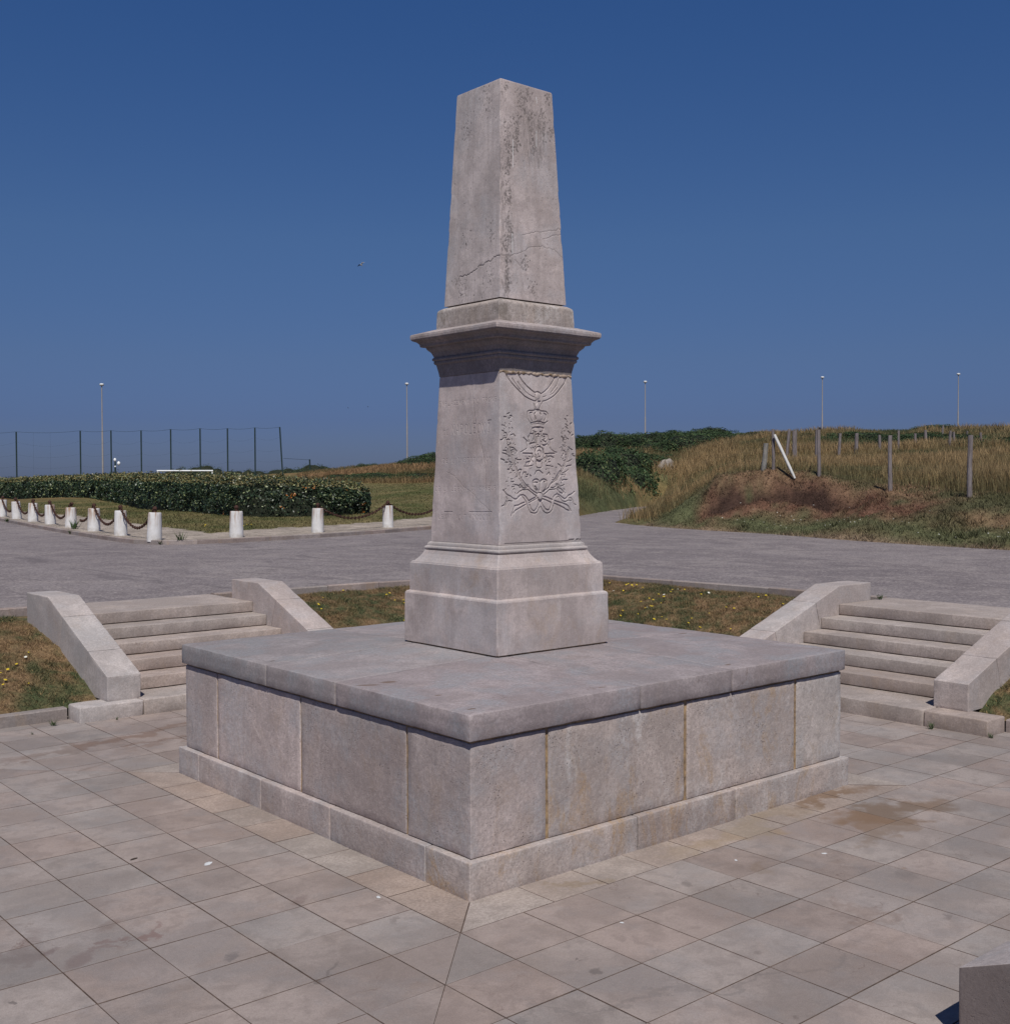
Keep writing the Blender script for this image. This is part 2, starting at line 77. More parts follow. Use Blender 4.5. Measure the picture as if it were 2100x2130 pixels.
# ------------------------------------------------------------------ small tools
def link(o, parent=None):
    scene.collection.objects.link(o)
    if parent is not None: o.parent = parent
    return o
def tag(o, label=None, cat=None, group=None, kind=None):
    if label: o['label'] = label
    if cat: o['category'] = cat
    if group: o['group'] = group
    if kind: o['kind'] = kind
    return o
def empty(name, loc=(0, 0, 0), label=None, cat=None, group=None, kind=None):
    o = bpy.data.objects.new(name, None); o.location = loc; o.empty_display_size = 0.2
    link(o); return tag(o, label, cat, group, kind)
def mesh(name, V, F, mat, parent=None, smooth=False, col=None, colname='Col', offset=None):
    """V (n,3) array, F (m,k) array of one polygon size, or list of polygons"""
    me = bpy.data.meshes.new(name)
    V = np.asarray(V, dtype=np.float32)
    if offset is not None: V = V - np.asarray(offset, dtype=np.float32)
    if isinstance(F, np.ndarray):
        k = F.shape[1]; n = len(F)
        me.vertices.add(len(V)); me.vertices.foreach_set('co', V.ravel())
        me.loops.add(n * k); me.loops.foreach_set('vertex_index', F.astype(np.int32).ravel())
        me.polygons.add(n); me.polygons.foreach_set('loop_start', np.arange(0, n * k, k, dtype=np.int32))
        me.update(calc_edges=True)
    else:
        me.from_pydata([tuple(map(float, v)) for v in V], [], [tuple(int(i) for i in f) for f in F]); me.update()
    if smooth: me.polygons.foreach_set('use_smooth', np.ones(len(me.polygons), dtype=bool))
    if col is not None:
        C = np.ones((len(V), 4), dtype=np.float32); C[:, :col.shape[1]] = col
        a = me.color_attributes.new(colname, 'FLOAT_COLOR', 'POINT'); a.data.foreach_set('color', C.ravel())
    if mat: me.materials.append(mat)
    o = bpy.data.objects.new(name, me)
    if offset is not None and parent is None: o.location = offset
    return link(o, parent)
def copy_obj(o, parent=None, loc=None, rot=None, scale=None):
    c = o.copy(); link(c, parent)
    if loc is not None: c.location = loc
    if rot is not None: c.rotation_euler = rot
    if scale is not None: c.scale = scale
    return c

def _h(ix, iy, iz, s):
    n = (ix * 374761393 + iy * 668265263 + iz * 2147483647 + s * 1274126177) & 0xffffffff
    n = ((n ^ (n >> 13)) * 1274126177) & 0xffffffff
    return ((n ^ (n >> 16)) & 0xffff) / 65535.0
def noise(P, scale=1.0, seed=0):
    """vectorised value noise, -1..1"""
    P = np.asarray(P, dtype=np.float64) * scale + 1000.0
    I = np.floor(P).astype(np.int64); f = P - I; f = f * f * (3 - 2 * f)
    r = 0
    for dx in (0, 1):
        for dy in (0, 1):
            for dz in (0, 1):
                w = (f[:, 0] if dx else 1 - f[:, 0]) * (f[:, 1] if dy else 1 - f[:, 1]) * (f[:, 2] if dz else 1 - f[:, 2])
                r = r + w * _h(I[:, 0] + dx, I[:, 1] + dy, I[:, 2] + dz, seed)
    return r * 2 - 1
def noise2(x, y, scale=1.0, seed=0):
    return noise(np.stack([x, y, np.zeros_like(x)], 1), scale, seed)
def fbm(x, y, scale, seed=0, o=4):
    return sum(noise2(x, y, scale * 2 ** k, seed + k) / 2 ** k for k in range(o)) / 1.6

# ------------------------------------------------------------------ node helper
class NT:
    def __init__(s, name):
        s.m = bpy.data.materials.new(name); s.m.use_nodes = True
        s.t = s.m.node_tree; s.t.nodes.clear()
        s.out = s.t.nodes.new('ShaderNodeOutputMaterial'); s.b = s.t.nodes.new('ShaderNodeBsdfPrincipled')
        s.t.links.new(s.b.outputs[0], s.out.inputs[0])
        s.b.inputs['Roughness'].default_value = 0.85
        s.b.inputs['Specular IOR Level'].default_value = 0.25
        s.pos = s.n('ShaderNodeNewGeometry').outputs['Position']
    def n(s, t, **k):
        x = s.t.nodes.new(t)
        for a, b in k.items(): setattr(x, a, b)
        return x
    def l(s, a, b): s.t.links.new(a, b)
    def put(s, sock, v):
        if isinstance(v, bpy.types.NodeSocket): s.l(v, sock)
        elif isinstance(v, (tuple, list)) and len(v) == 3 and sock.type == 'RGBA': sock.default_value = (*v, 1)
        else: sock.default_value = v
    def noise(s, scale, detail=4, rough=0.6, vec=None, dist=0.0):
        x = s.n('ShaderNodeTexNoise'); x.inputs['Scale'].default_value = scale; x.inputs['Detail'].default_value = detail
        x.inputs['Roughness'].default_value = rough; x.inputs['Distortion'].default_value = dist
        s.l(vec or s.pos, x.inputs['Vector']); return x.outputs['Fac']
    def voro(s, scale, feature='F1', vec=None, out='Distance'):
        x = s.n('ShaderNodeTexVoronoi', feature=feature); x.inputs['Scale'].default_value = scale
        s.l(vec or s.pos, x.inputs['Vector']); return x.outputs[out]
    def map(s, vec=None, scale=(1, 1, 1), loc=(0, 0, 0)):
        x = s.n('ShaderNodeMapping'); x.inputs['Scale'].default_value = scale; x.inputs['Location'].default_value = loc
        s.l(vec or s.pos, x.inputs['Vector']); return x.outputs[0]
    def rng(s, v, a, b, c=0.0, d=1.0, smooth=False):
        x = s.n('ShaderNodeMapRange'); x.interpolation_type = 'SMOOTHSTEP' if smooth else 'LINEAR'
        s.put(x.inputs[0], v); x.inputs[1].default_value = a; x.inputs[2].default_value = b
        x.inputs[3].default_value = c; x.inputs[4].default_value = d; return x.outputs[0]
    def math(s, op, a, b=0.0, c=None):
        x = s.n('ShaderNodeMath', operation=op); s.put(x.inputs[0], a); s.put(x.inputs[1], b)
        if c is not None: s.put(x.inputs[2], c)
        return x.outputs[0]
    def mix(s, f, a, b, mode='MIX'):
        x = s.n('ShaderNodeMix', data_type='RGBA', blend_type=mode)
        s.put(x.inputs[0], f); s.put(x.inputs[6], a); s.put(x.inputs[7], b); return x.outputs[2]
    def attr(s, name, out='Color'):
        x = s.n('ShaderNodeAttribute'); x.attribute_name = name; return x.outputs[out]
    def sep(s, v):
        x = s.n('ShaderNodeSeparateXYZ'); s.l(v, x.inputs[0]); return x.outputs
    def rand(s): return s.n('ShaderNodeObjectInfo').outputs['Random']
    def hsv(s, col, h=0.5, sat=1.0, v=1.0):
        x = s.n('ShaderNodeHueSaturation'); s.put(x.inputs['Hue'], h); s.put(x.inputs['Saturation'], sat); s.put(x.inputs['Value'], v)
        s.put(x.inputs['Color'], col); return x.outputs[0]
    def bump(s, h, dist=0.01, strength=1.0, prev=None):
        x = s.n('ShaderNodeBump'); s.l(h, x.inputs['Height']); x.inputs['Distance'].default_value = dist; x.inputs['Strength'].default_value = strength
        if prev is not None: s.l(prev, x.inputs['Normal'])
        s.l(x.outputs[0], s.b.inputs['Normal']); return x.outputs[0]
    def base(s, c): s.put(s.b.inputs['Base Color'], c)

def stone_mat(name, base, light=None, ochre=0.0, pits=0.5, streak=0.25, lichen=0.0, var=0.14, blue=0.3, bump=1.0, mark_map=False, white=0.0, cracks=0.0, stains=None, grime=0.0, fa=.8):
    s = NT(name)
    light = light or tuple(min(1, b * 1.25 + 0.02) for b in base)
    dark = tuple(b * 0.72 for b in base)
    big = s.noise(1.4, 5, 0.55, dist=0.3); mid = s.noise(7.0, 6, 0.62, dist=0.4); fine = s.noise(48, 6, 0.8); grit = s.noise(150, 4, 0.8)
    c = s.mix(s.rng(big, .40, .60, smooth=True), tuple(b * .86 for b in base), light)
    c = s.mix(s.rng(mid, .47, .62, 0, .6), c, dark)
    bl = s.noise(2.3, 4, .6, vec=s.map(loc=(7, 3, 5)))
    c = s.mix(s.rng(bl, .48, .60, 0, blue), c, (base[2] * 1.0, base[2] * 1.06, base[2] * 1.17))
    # vertical rain streaks
    st = s.noise(9, 5, .7, vec=s.map(scale=(1, 1, .08)))
    c = s.mix(s.rng(st, .49, .62, 0, streak * 1.2), c, dark)
    st2 = s.noise(13, 4, .7, vec=s.map(scale=(1, 1, .10), loc=(4, 9, 2)))
    c = s.mix(s.rng(st2, .55, .72, 0, streak * .9), c, light)
    if ochre > 0:
        oc = s.noise(3.4, 7, .72, vec=s.map(scale=(1, 1, .55), loc=(11, 2, 3)), dist=.8)
        c = s.mix(s.rng(oc, .53, .64, 0, ochre), c, (.36, .235, .13))
    if white > 0:
        wh = s.noise(2.2, 8, .75, vec=s.map(scale=(1, 1, .4), loc=(31, 2, 3)))
        c = s.mix(s.rng(wh, .53, .62, 0, white), c, (.64, .61, .61))
    c = s.mix(s.rng(fine, .40, .60, 0, fa), c, tuple(b * .72 for b in base)); c = s.mix(s.rng(s.noise(34, 6, .85, vec=s.map(loc=(8, 2, 1))), .50, .60, 0, fa * .5), c, light)
    c = s.mix(s.rng(grit, .54, .66, 0, .6), c, tuple(b * .55 for b in base))
    c = s.mix(s.rng(grit, .34, .44, .55, 0), c, tuple(min(1, b * 1.35) for b in base))
    # small pits, dark with weathered dirt
    vp = s.voro(55, vec=s.map()); pm = s.math('MULTIPLY', s.rng(vp, .12, .26, 1, 0), s.rng(s.noise(5, 4, .7, vec=s.map(loc=(3, 1, 9))), .50, .62, 0, pits))
    c = s.mix(pm, c, (.055, .045, .042))
    if cracks > 0:
        wv = s.n('ShaderNodeVectorMath', operation='ADD'); s.l(s.pos, wv.inputs[0])
        ns = s.n('ShaderNodeTexNoise'); ns.inputs['Scale'].default_value = 5; ns.inputs['Detail'].default_value = 5; s.l(s.pos, ns.inputs['Vector'])
        sc = s.n('ShaderNodeVectorMath', operation='SCALE'); sc.inputs[3].default_value = .28; s.l(ns.outputs['Color'], sc.inputs[0]); s.l(sc.outputs[0], wv.inputs[1])
        ck = s.voro(1.9, 'DISTANCE_TO_EDGE', vec=wv.outputs[0])
        cm = s.math('MULTIPLY', s.rng(ck, .001, .006, 1, 0), s.rng(s.noise(1.7, 3, .6, vec=s.map(loc=(5, 5, 1))), .54, .62, 0, cracks))
        c = s.mix(cm, c, (.15, .105, .09))
    if lichen > 0:
        vl = s.voro(70, vec=s.map(loc=(2, 5, 1))); lm = s.math('MULTIPLY', s.rng(vl, .12, .34, 1, 0), s.rng(s.noise(3.1, 5, .75, vec=s.map(loc=(9, 1, 4), scale=(1, 1, .6))), .48, .64, 0, lichen))
        c = s.mix(lm, c, (.06, .052, .048))
        c = s.mix(s.rng(s.noise(5.0, 7, .8, vec=s.map(scale=(1, 1, .5), loc=(1, 8, 3))), .50, .62, 0, lichen * .6), c, (.13, .105, .085))
    if grime > 0:    # soot and algae held by the upright faces
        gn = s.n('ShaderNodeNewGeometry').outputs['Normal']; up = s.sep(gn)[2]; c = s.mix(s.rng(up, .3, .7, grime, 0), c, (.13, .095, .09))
    if mark_map:     # stains, and on the floor a painted shadow streak, in world metres
        xyz = s.sep(s.pos)
        wob = s.noise(2.4, 5, .6); wob2 = s.noise(2.4, 5, .6, vec=s.map(loc=(9, 9, 0)))
        px = s.math('ADD', xyz[0], s.math('MULTIPLY', s.math('SUBTRACT', wob, .5), 1.3)); py = s.math('ADD', xyz[1], s.math('MULTIPLY', s.math('SUBTRACT', wob2, .5), 1.1))
        wf = 1.0 if stains is None else .12
        pxs, pys = s.math('ADD', xyz[0], s.math('MULTIPLY', s.math('SUBTRACT', s.noise(16, 4, .7), .5), .12)), s.math('ADD', xyz[1], s.math('MULTIPLY', s.math('SUBTRACT', s.noise(16, 4, .7, vec=s.map(loc=(9, 9, 0))), .5), .12))
        px = s.math('ADD', xyz[0], s.math('MULTIPLY', s.math('SUBTRACT', wob, .5), 1.3 * wf)); py = s.math('ADD', xyz[1], s.math('MULTIPLY', s.math('SUBTRACT', wob2, .5), 1.1 * wf))
        for (cx, cy, ax, ay, rot, stg, colr) in (stains or STAINS_AND_SHADOW):
            small = ax < .14 and stains is None; dx = s.math('SUBTRACT', pxs if small else px, cx); dy = s.math('SUBTRACT', pys if small else py, cy); ca, sa = math.cos(rot), math.sin(rot)
            u = s.math('DIVIDE', s.math('ADD', s.math('MULTIPLY', dx, ca), s.math('MULTIPLY', dy, sa)), ax)
            v = s.math('DIVIDE', s.math('SUBTRACT', s.math('MULTIPLY', dy, ca), s.math('MULTIPLY', dx, sa)), ay)
            r = s.math('ADD', s.math('MULTIPLY', u, u), s.math('MULTIPLY', v, v))
            c = s.mix(s.rng(r, .15, 1.5, stg * (.75 if small else 1), 0, smooth=True), c, colr)
    c = s.hsv(c, v=s.math('SUBTRACT', 1 + var * .45, s.math('MULTIPLY', s.math('POWER', s.rand(), 2.5), var * 1.9)), sat=s.rng(s.math('FRACT', s.math('MULTIPLY', s.rand(), 7.3)), 0, 1, 1.15, .8))
    mk = s.n('ShaderNodeSeparateColor'); s.l(s.attr('Mark'), mk.inputs[0])
    c = s.mix(mk.outputs[0], c, (.05, .042, .04)); c = s.mix(mk.outputs[1], c, (.75, .75, .75)); c = s.mix(mk.outputs[2], c, (.30, .20, .10))
    s.base(c)
    hgt = s.math('ADD', s.math('MULTIPLY', fine, .6), s.math('MULTIPLY', grit, .35)); hgt = s.math('SUBTRACT', hgt, s.math('MULTIPLY', pm, .8))
    dim = s.voro(38, 'SMOOTH_F1'); b1 = s.bump(s.math('ADD', mid, s.math('MULTIPLY', dim, .12)), .009 * bump, .5); s.bump(hgt, .0045 * bump, .6, b1)
    s.b.inputs['Roughness'].default_value = .9
    return s.m

STAINS_AND_SHADOW = [(1.55, -2.12, .50, .10, .1, .75, (.16, .098, .06)), (1.55, -2.62, .55, .22, -.3, .8, (.16, .098, .06)), (1.1, -2.85, .42, .14, .2, .6, (.17, .11, .072)),
          (.35, -2.18, .8, .16, 0, .35, (.25, .18, .10)), (-1.2, -2.2, .20, .07, 0, .45, (.2, .14, .08)), (-1.9, 3.6, 1.5, .12, 0.2, .55, (.16, .10, .075)), (-1.3, 3.2, .9, .08, .1, .45, (.16, .10, .075)), (-2.4, 2.7, .5, .05, .5, .35, (.15, .11, .09)),
          (-1.9, -3.6, 1.4, .03, -.3, .3, (.14, .12, .115)), (-3.444, -1.785, 0.060, 0.035, 0.70, 0.60, (0.085, 0.075, 0.078)), (-2.500, -1.929, 0.055, 0.025, 0.70, 0.50, (0.12, 0.09, 0.08)), (-2.111, -3.174, 0.045, 0.030, 0.70, 0.65, (0.085, 0.07, 0.068)), (-2.091, -3.005, 0.018, 0.012, 0.70, 0.70, (0.07, 0.055, 0.05)), (-0.794, -2.647, 0.055, 0.035, 0.70, 0.60, (0.12, 0.095, 0.085)), (0.410, -3.428, 0.130, 0.070, 0.70, 0.40, (0.11, 0.095, 0.095)), (-1.301, -3.576, 0.035, 0.022, 0.70, 0.50, (0.12, 0.09, 0.08)), (-1.755, -4.148, 0.030, 0.020, 0.70, 0.60, (0.12, 0.09, 0.08)), (-0.064, -3.975, 0.060, 0.020, 0.70, 0.45, (0.11, 0.085, 0.08)), (-3.683, -1.232, 0.150, 0.060, 0.70, 0.50, (0.15, 0.08, 0.07)), (-4.069, -1.300, 0.120, 0.060, 0.70, 0.55, (0.13, 0.075, 0.07)), (-4.145, -1.088, 0.060, 0.030, 0.70, 0.60, (0.11, 0.06, 0.06)), (-4.261, -0.945, 0.300, 0.120, 0.70, 0.40, (0.14, 0.09, 0.08)), (-3.769, -0.932, 0.100, 0.050, 0.70, 0.45, (0.15, 0.095, 0.08)), (-2.746, -1.309, 0.090, 0.040, 0.70, 0.50, (0.15, 0.1, 0.09)), (-3.127, -2.271, 0.120, 0.012, 0.70, 0.55, (0.1, 0.08, 0.075)), (-3.255, -2.340, 0.030, 0.025, 0.70, 0.60, (0.06, 0.05, 0.045)), (-4.490, -1.573, 0.020, 0.020, 0.70, 0.70, (0.05, 0.04, 0.04)), (-0.117, -2.765, 0.160, 0.090, 0.70, 0.30, (0.17, 0.12, 0.08)), (-0.348, -3.592, 0.200, 0.060, 0.70, 0.30, (0.15, 0.1, 0.08)), (0.498, -3.373, 0.020, 0.020, 0.70, 0.50, (0.2, 0.12, 0.07))]  # first entry here paints a thin cast shadow over the tiles; others are stains

COVER_STAINS = [(-1.849, -0.750, 0.090, 0.020, -0.70, .75, (.13, .085, .06)), (-1.713, -0.768, 0.060, 0.030, -0.70, .75, (.13, .085, .06)), (-1.834, -1.838, 0.030, 0.012, 0.00, .75, (.13, .085, .06)), (-1.751, -1.362, 0.030, 0.010, 0.00, .75, (.13, .085, .06)), (-1.853, 0.600, 0.030, 0.010, 0.30, .75, (.13, .085, .06)), (-1.837, -1.842, 0.030, 0.012, 0.00, .75, (.13, .085, .06)), (-0.717, -1.856, 0.030, 0.012, 0.20, .75, (.13, .085, .06)), (0.634, -1.815, 0.035, 0.015, 0.00, .75, (.13, .085, .06)), (1.693, -0.471, 0.050, 0.020, 0.20, .75, (.13, .085, .06))]
M_wall = stone_mat('wall_limestone', (.450, .376, .362), ochre=.25, pits=.9, cracks=.35, streak=.35, var=.12, blue=.5, bump=1.5)
M_wallr = stone_mat('weathered_wall_limestone', (.405, .340, .318), ochre=.75, pits=.9, cracks=.45, streak=.35, var=.08, blue=.4, bump=1.7, white=.6)
M_plinth = stone_mat('plinth_limestone', (.405, .342, .330), ochre=.25, pits=.6, streak=.3, var=.08, blue=.5, white=.3, bump=1.5)
M_plinthr = stone_mat('stained_plinth_limestone', (.385, .318, .296), ochre=.95, pits=.8, streak=.3, var=.08, blue=.4, white=.5, bump=1.7)
M_cover = stone_mat('cover_slab_stone', (.290, .246, .250), ochre=.08, pits=.2, streak=.1, var=.06, blue=.7, bump=.7, cracks=.6, mark_map=True, stains=COVER_STAINS)
M_ped = stone_mat('pedestal_stone', (.425, .358, .345), ochre=.28, pits=.5, streak=.3, var=.05, blue=.35, bump=.7, white=.2, fa=.45)
M_die = stone_mat('carved_stone', (.445, .375, .366), ochre=.10, pits=.08, streak=.3, var=.0, blue=.3, bump=.5, white=.2, fa=.4)
M_corn = stone_mat('cornice_stone', (.38, .312, .305), ochre=.2, pits=.6, streak=.3, var=.0, blue=.5, lichen=.6)
M_attic = stone_mat('lichened_stone', (.36, .300, .275), ochre=.25, pits=.7, streak=.5, var=.0, blue=.2, lichen=1.0, white=.5)
M_shaft = stone_mat('shaft_stone', (.45, .38, .368), ochre=.06, pits=.25, streak=.5, var=.0, blue=.3, lichen=.12, bump=.7, fa=.45)
M_step = stone_mat('step_stone', (.36, .292, .265), ochre=.22, pits=.5, streak=.2, var=.07, blue=.1, bump=1.0, cracks=.5)
M_cheek = stone_mat('stair_wall_stone', (.42, .355, .338), ochre=.18, pits=.35, streak=.25, var=.06, blue=.3, bump=.8)
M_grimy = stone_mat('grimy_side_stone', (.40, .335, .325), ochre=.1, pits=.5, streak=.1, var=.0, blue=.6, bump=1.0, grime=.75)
M_kerb = stone_mat('kerb_stone', (.30, .24, .222), ochre=.4, pits=.6, streak=.2, var=.10, blue=.2)
M_tile = stone_mat('paving_stone', (.288, .232, .213), light=(.332, .270, .248), ochre=.06, pits=.12, streak=.0, var=.09, blue=.2, bump=.35, mark_map=True, cracks=.6, fa=.42)
M_tilel = stone_mat('pale_paving_stone', (.315, .250, .220), ochre=.06, pits=.1, streak=.0, var=.06, blue=.1, bump=.35, mark_map=True)

def simple_mat(name, c, rough=.8, metal=0.0, nscale=20, var=.3, c2=None, spec=.25):
    s = NT(name); n = s.noise(nscale, 5, .65)
    s.base(s.mix(s.rng(n, .35, .68), c, c2 or tuple(x * (1 - var) for x in c)))
    s.b.inputs['Roughness'].default_value = rough; s.b.inputs['Metallic'].default_value = metal; s.b.inputs['Specular IOR Level'].default_value = spec
    return s.m
M_mortar = simple_mat('ochre_mortar', (.40, .27, .155), nscale=24, c2=(.13, .09, .06))
M_bed = simple_mat('dirty_joint_sand', (.17, .12, .10), nscale=9, c2=(.065, .046, .04))
M_wood = None

def wood_mat(name, a, b):
    s = NT(name); n = s.noise(18, 6, .7, vec=s.map(scale=(1, 1, .08))); f = s.noise(70, 3, .6, vec=s.map(scale=(1, 1, .15)))
    c = s.mix(s.rng(n, .35, .65), a, b); c = s.mix(s.rng(f, .55, .7, 0, .6), c, tuple(x * .4 for x in a)); s.base(c); s.bump(n, .02, .6); return s.m
M_wood = wood_mat('weathered_post_wood', (.12, .098, .098), (.25, .215, .215))
M_wood_pale = wood_mat('bleached_wood', (.62, .60, .58), (.48, .46, .45))
M_conc = stone_mat('old_concrete', (.26, .24, .22), ochre=.3, pits=.9, lichen=.8, var=.05)

def attr_mat(name, nscale=3.0, amt=.25, rough=.75, spec=.2, trans=0.0, bumpd=0.0, fine=40):
    s = NT(name); c = s.attr('Col'); n = s.noise(nscale, 6, .65); f = s.noise(fine, 4, .7)
    c = s.hsv(c, v=s.math('ADD', s.rng(n, .3, .7, 1 - amt, 1 + amt), s.rng(f, .3, .7, -amt, amt)))
    s.base(c); s.b.inputs['Roughness'].default_value = rough; s.b.inputs['Specular IOR Level'].default_value = spec
    if bumpd: s.bump(f, bumpd, .8)
    if trans:
        tr = s.n('ShaderNodeBsdfTranslucent'); mx = s.n('ShaderNodeMixShader'); mx.inputs[0].default_value = trans
        s.l(c, tr.inputs[0]); s.l(s.b.outputs[0], mx.inputs[1]); s.l(tr.outputs[0], mx.inputs[2]); s.l(mx.outputs[0], s.out.inputs[0])
    return s.m
M_ground = attr_mat('terrain_ground', 2.5, .35, .95, .1, bumpd=.06, fine=14)
M_turf = attr_mat('turf_ground', 22, .45, .95, .1, bumpd=.02, fine=75)
M_blade = attr_mat('grass_blades', .9, .18, .7, .2, trans=.25)
M_leaf = attr_mat('hedge_leaves', 2.0, .15, .42, .45, trans=.12)
M_bram = attr_mat('bramble_leaves', .5, .2, .65, .2, trans=.12)
M_core = simple_mat('shrub_core', (.018, .022, .012), nscale=8)  # near-black shell behind the leaves, painted as the shade in their gaps
M_petal = attr_mat('petals', 5, .05, .6)

# road
s = NT('worn_asphalt')
g = s.noise(34, 7, .85); g2 = s.voro(32, out='Color'); patch = s.noise(.42, 6, .7, dist=1.0); worn = s.noise(.9, 8, .78, vec=s.map(scale=(1, 1, 1), loc=(3, 4, 0)), dist=.8)
c = s.mix(s.rng(patch, .38, .66, smooth=True), (.172, .143, .146), (.238, .202, .202))
c = s.mix(s.rng(worn, .47, .62, 0, .7), c, (.32, .272, .258))
c = s.mix(s.rng(g, .46, .60, 0, .55), c, (.085, .07, .072)); c = s.mix(s.rng(g, .38, .46, .4, 0), c, (.36, .31, .30))
gs = s.n('ShaderNodeSeparateColor'); s.l(g2, gs.inputs[0]); c = s.mix(s.rng(gs.outputs[0], .80, .9, 0, .55), c, (.36, .31, .30)); c = s.mix(s.rng(gs.outputs[1], .80, .9, 0, .5), c, (.08, .065, .067))
ck = s.voro(.33, 'DISTANCE_TO_EDGE', vec=s.map(loc=(2, 2, 0))); 
tar = s.noise(1.1, 4, .6, vec=s.map(scale=(1.5, .35, 1), loc=(3, 8, 0)), dist=1.2); c = s.mix(s.rng(tar, .60, .66, 0, .45), c, (.10, .082, .086))
s.base(c); s.bump(s.noise(160, 2, .6), .0015, .3); M_road = s.m

# painted bollard with rust at the top
s = NT('whitewashed_bollard_paint')
tc = s.n('ShaderNodeTexCoord').outputs['Object']; z = s.sep(tc)[2]
n = s.noise(6, 6, .7); r = s.noise(9, 5, .7, vec=s.map(vec=tc, scale=(1, 1, .12)))
info = s.n('ShaderNodeObjectInfo').outputs['Random']; add = s.n('ShaderNodeVectorMath', operation='ADD'); s.l(tc, add.inputs[0]); s.l(info, add.inputs[1])
r = s.noise(8, 4, .7, vec=s.map(vec=add.outputs[0], scale=(1.2, 1.2, .10)))
c = s.mix(s.rng(n, .4, .7, 0, .6), (.66, .64, .64), (.50, .47, .45))
rm = s.math('MULTIPLY', s.rng(z, .15, .66, 0, 1), s.rng(r, .47, .60, 0, .9)); c = s.mix(rm, c, (.33, .19, .11))
c = s.mix(s.math('MULTIPLY', s.rng(z, .0, .12, .5, 0), s.rng(n, .4, .6)), c, (.30, .25, .2)); s.base(c); s.bump(n, .01, .4); M_boll = s.m
M_rust = simple_mat('rusty_iron', (.10, .045, .03), .8, .2, 25, c2=(.035, .022, .022))
M_galv = simple_mat('grey_painted_mast', (.33, .30, .29), .6, .1, 3, .15)
M_lampw = simple_mat('white_lamp_housing', (.8, .8, .8), .4, 0, 3, .1)
M_dkgreen = simple_mat('dark_green_post', (.025, .045, .045), .6, .1, 5, .3)
M_net = simple_mat('net_cord', (.03, .05, .055), .8, 0, 5, .3)
M_white = simple_mat('white_paint', (.8, .8, .8), .5, 0, 5, .08)
M_gullw = simple_mat('white_feathers', (.75, .75, .75), .8, 0, 20, .1)
M_gulld = simple_mat('dark_feathers', (.05, .05, .06), .8, 0, 20, .2)
M_rock = stone_mat('pale_chalk_rubble', (.30, .26, .23), ochre=.3, pits=.5, var=0, bump=2.5)
s = NT('sea_water'); s.base((.02, .05, .09)); s.b.inputs['Roughness'].default_value = .35; s.bump(s.noise(.15, 5, .6), 1.0, .6); M_sea = s.m

# ------------------------------------------------------------------ stone block builders
def axis(L, r, step):
    if L < 4 * r: return np.array([0, .5 * L, L])
    n = max(1, int(round((L - 2 * r) / step)))
    return np.concatenate([[0, .3 * r], np.linspace(r, L - r, n + 1), [L - .3 * r, L]])
def box_grid(L, W, H, r, step):
    X, Y, Z = axis(L, r, step), axis(W, r, step), axis(H, r, step)
    pts = {}; V = []; F = []
    def vid(i, j, k):
        key = (i, j, k)
        if key not in pts: pts[key] = len(V); V.append((X[i], Y[j], Z[k]))
        return pts[key]
    nx, ny, nz = len(X) - 1, len(Y) - 1, len(Z) - 1
    for i in range(nx):
        for j in range(ny):
            F.append((vid(i, j, 0), vid(i, j + 1, 0), vid(i + 1, j + 1, 0), vid(i + 1, j, 0)))
            F.append((vid(i, j, nz), vid(i + 1, j, nz), vid(i + 1, j + 1, nz), vid(i, j + 1, nz)))
    for i in range(nx):
        for k in range(nz):
            F.append((vid(i, 0, k), vid(i + 1, 0, k), vid(i + 1, 0, k + 1), vid(i, 0, k + 1)))
            F.append((vid(i, ny, k), vid(i, ny, k + 1), vid(i + 1, ny, k + 1), vid(i + 1, ny, k)))
    for j in range(ny):
        for k in range(nz):
            F.append((vid(0, j, k), vid(0, j, k + 1), vid(0, j + 1, k + 1), vid(0, j + 1, k)))
            F.append((vid(nx, j, k), vid(nx, j + 1, k), vid(nx, j + 1, k + 1), vid(nx, j, k + 1)))
    return np.array(V), np.array(F)
def block(name, lo, hi, mat, parent, r=.012, step=.07, rough=.0015, chip=1.0, fn=None, ref=None, seed=0):
    """worn rectangular stone; fn maps the local box points to world points"""
    lo = np.array(lo, float); hi = np.array(hi, float); D = hi - lo
    V, F = box_grid(D[0], D[1], D[2], r, step)
    W = V + lo if fn is None else V + lo
    nz = .5 + .5 * noise(W + seed, 9, 3 + seed); nz2 = .5 + .5 * noise(W, 34, 5)
    rr = r * (.35 + chip * (1.1 * nz ** 2 + .5 * nz2))
    rr = np.minimum(rr, D.min() * .45)[:, None]
    inner = np.clip(V, rr, D - rr); d = V - inner; ln = np.linalg.norm(d, axis=1, keepdims=True)
    V2 = np.where(ln > 1e-9, inner + d / np.maximum(ln, 1e-9) * rr, V)
    W = V2 + lo
    dirn = V2 - D / 2; dirn = dirn / np.maximum(np.linalg.norm(dirn, axis=1, keepdims=True), 1e-6)
    nrm = np.zeros_like(V2)
    for a in range(3):
        nrm[:, a] += (V2[:, a] > D[a] - 1e-6); nrm[:, a] -= (V2[:, a] < 1e-6)
    W = W + nrm * (rough * (noise(W, 5, 8) + .6 * noise(W, 17, 9)))[:, None]
    if fn is not None: W = fn(W)
    o = mesh(name, W, F, mat, parent, smooth=True)
    return o

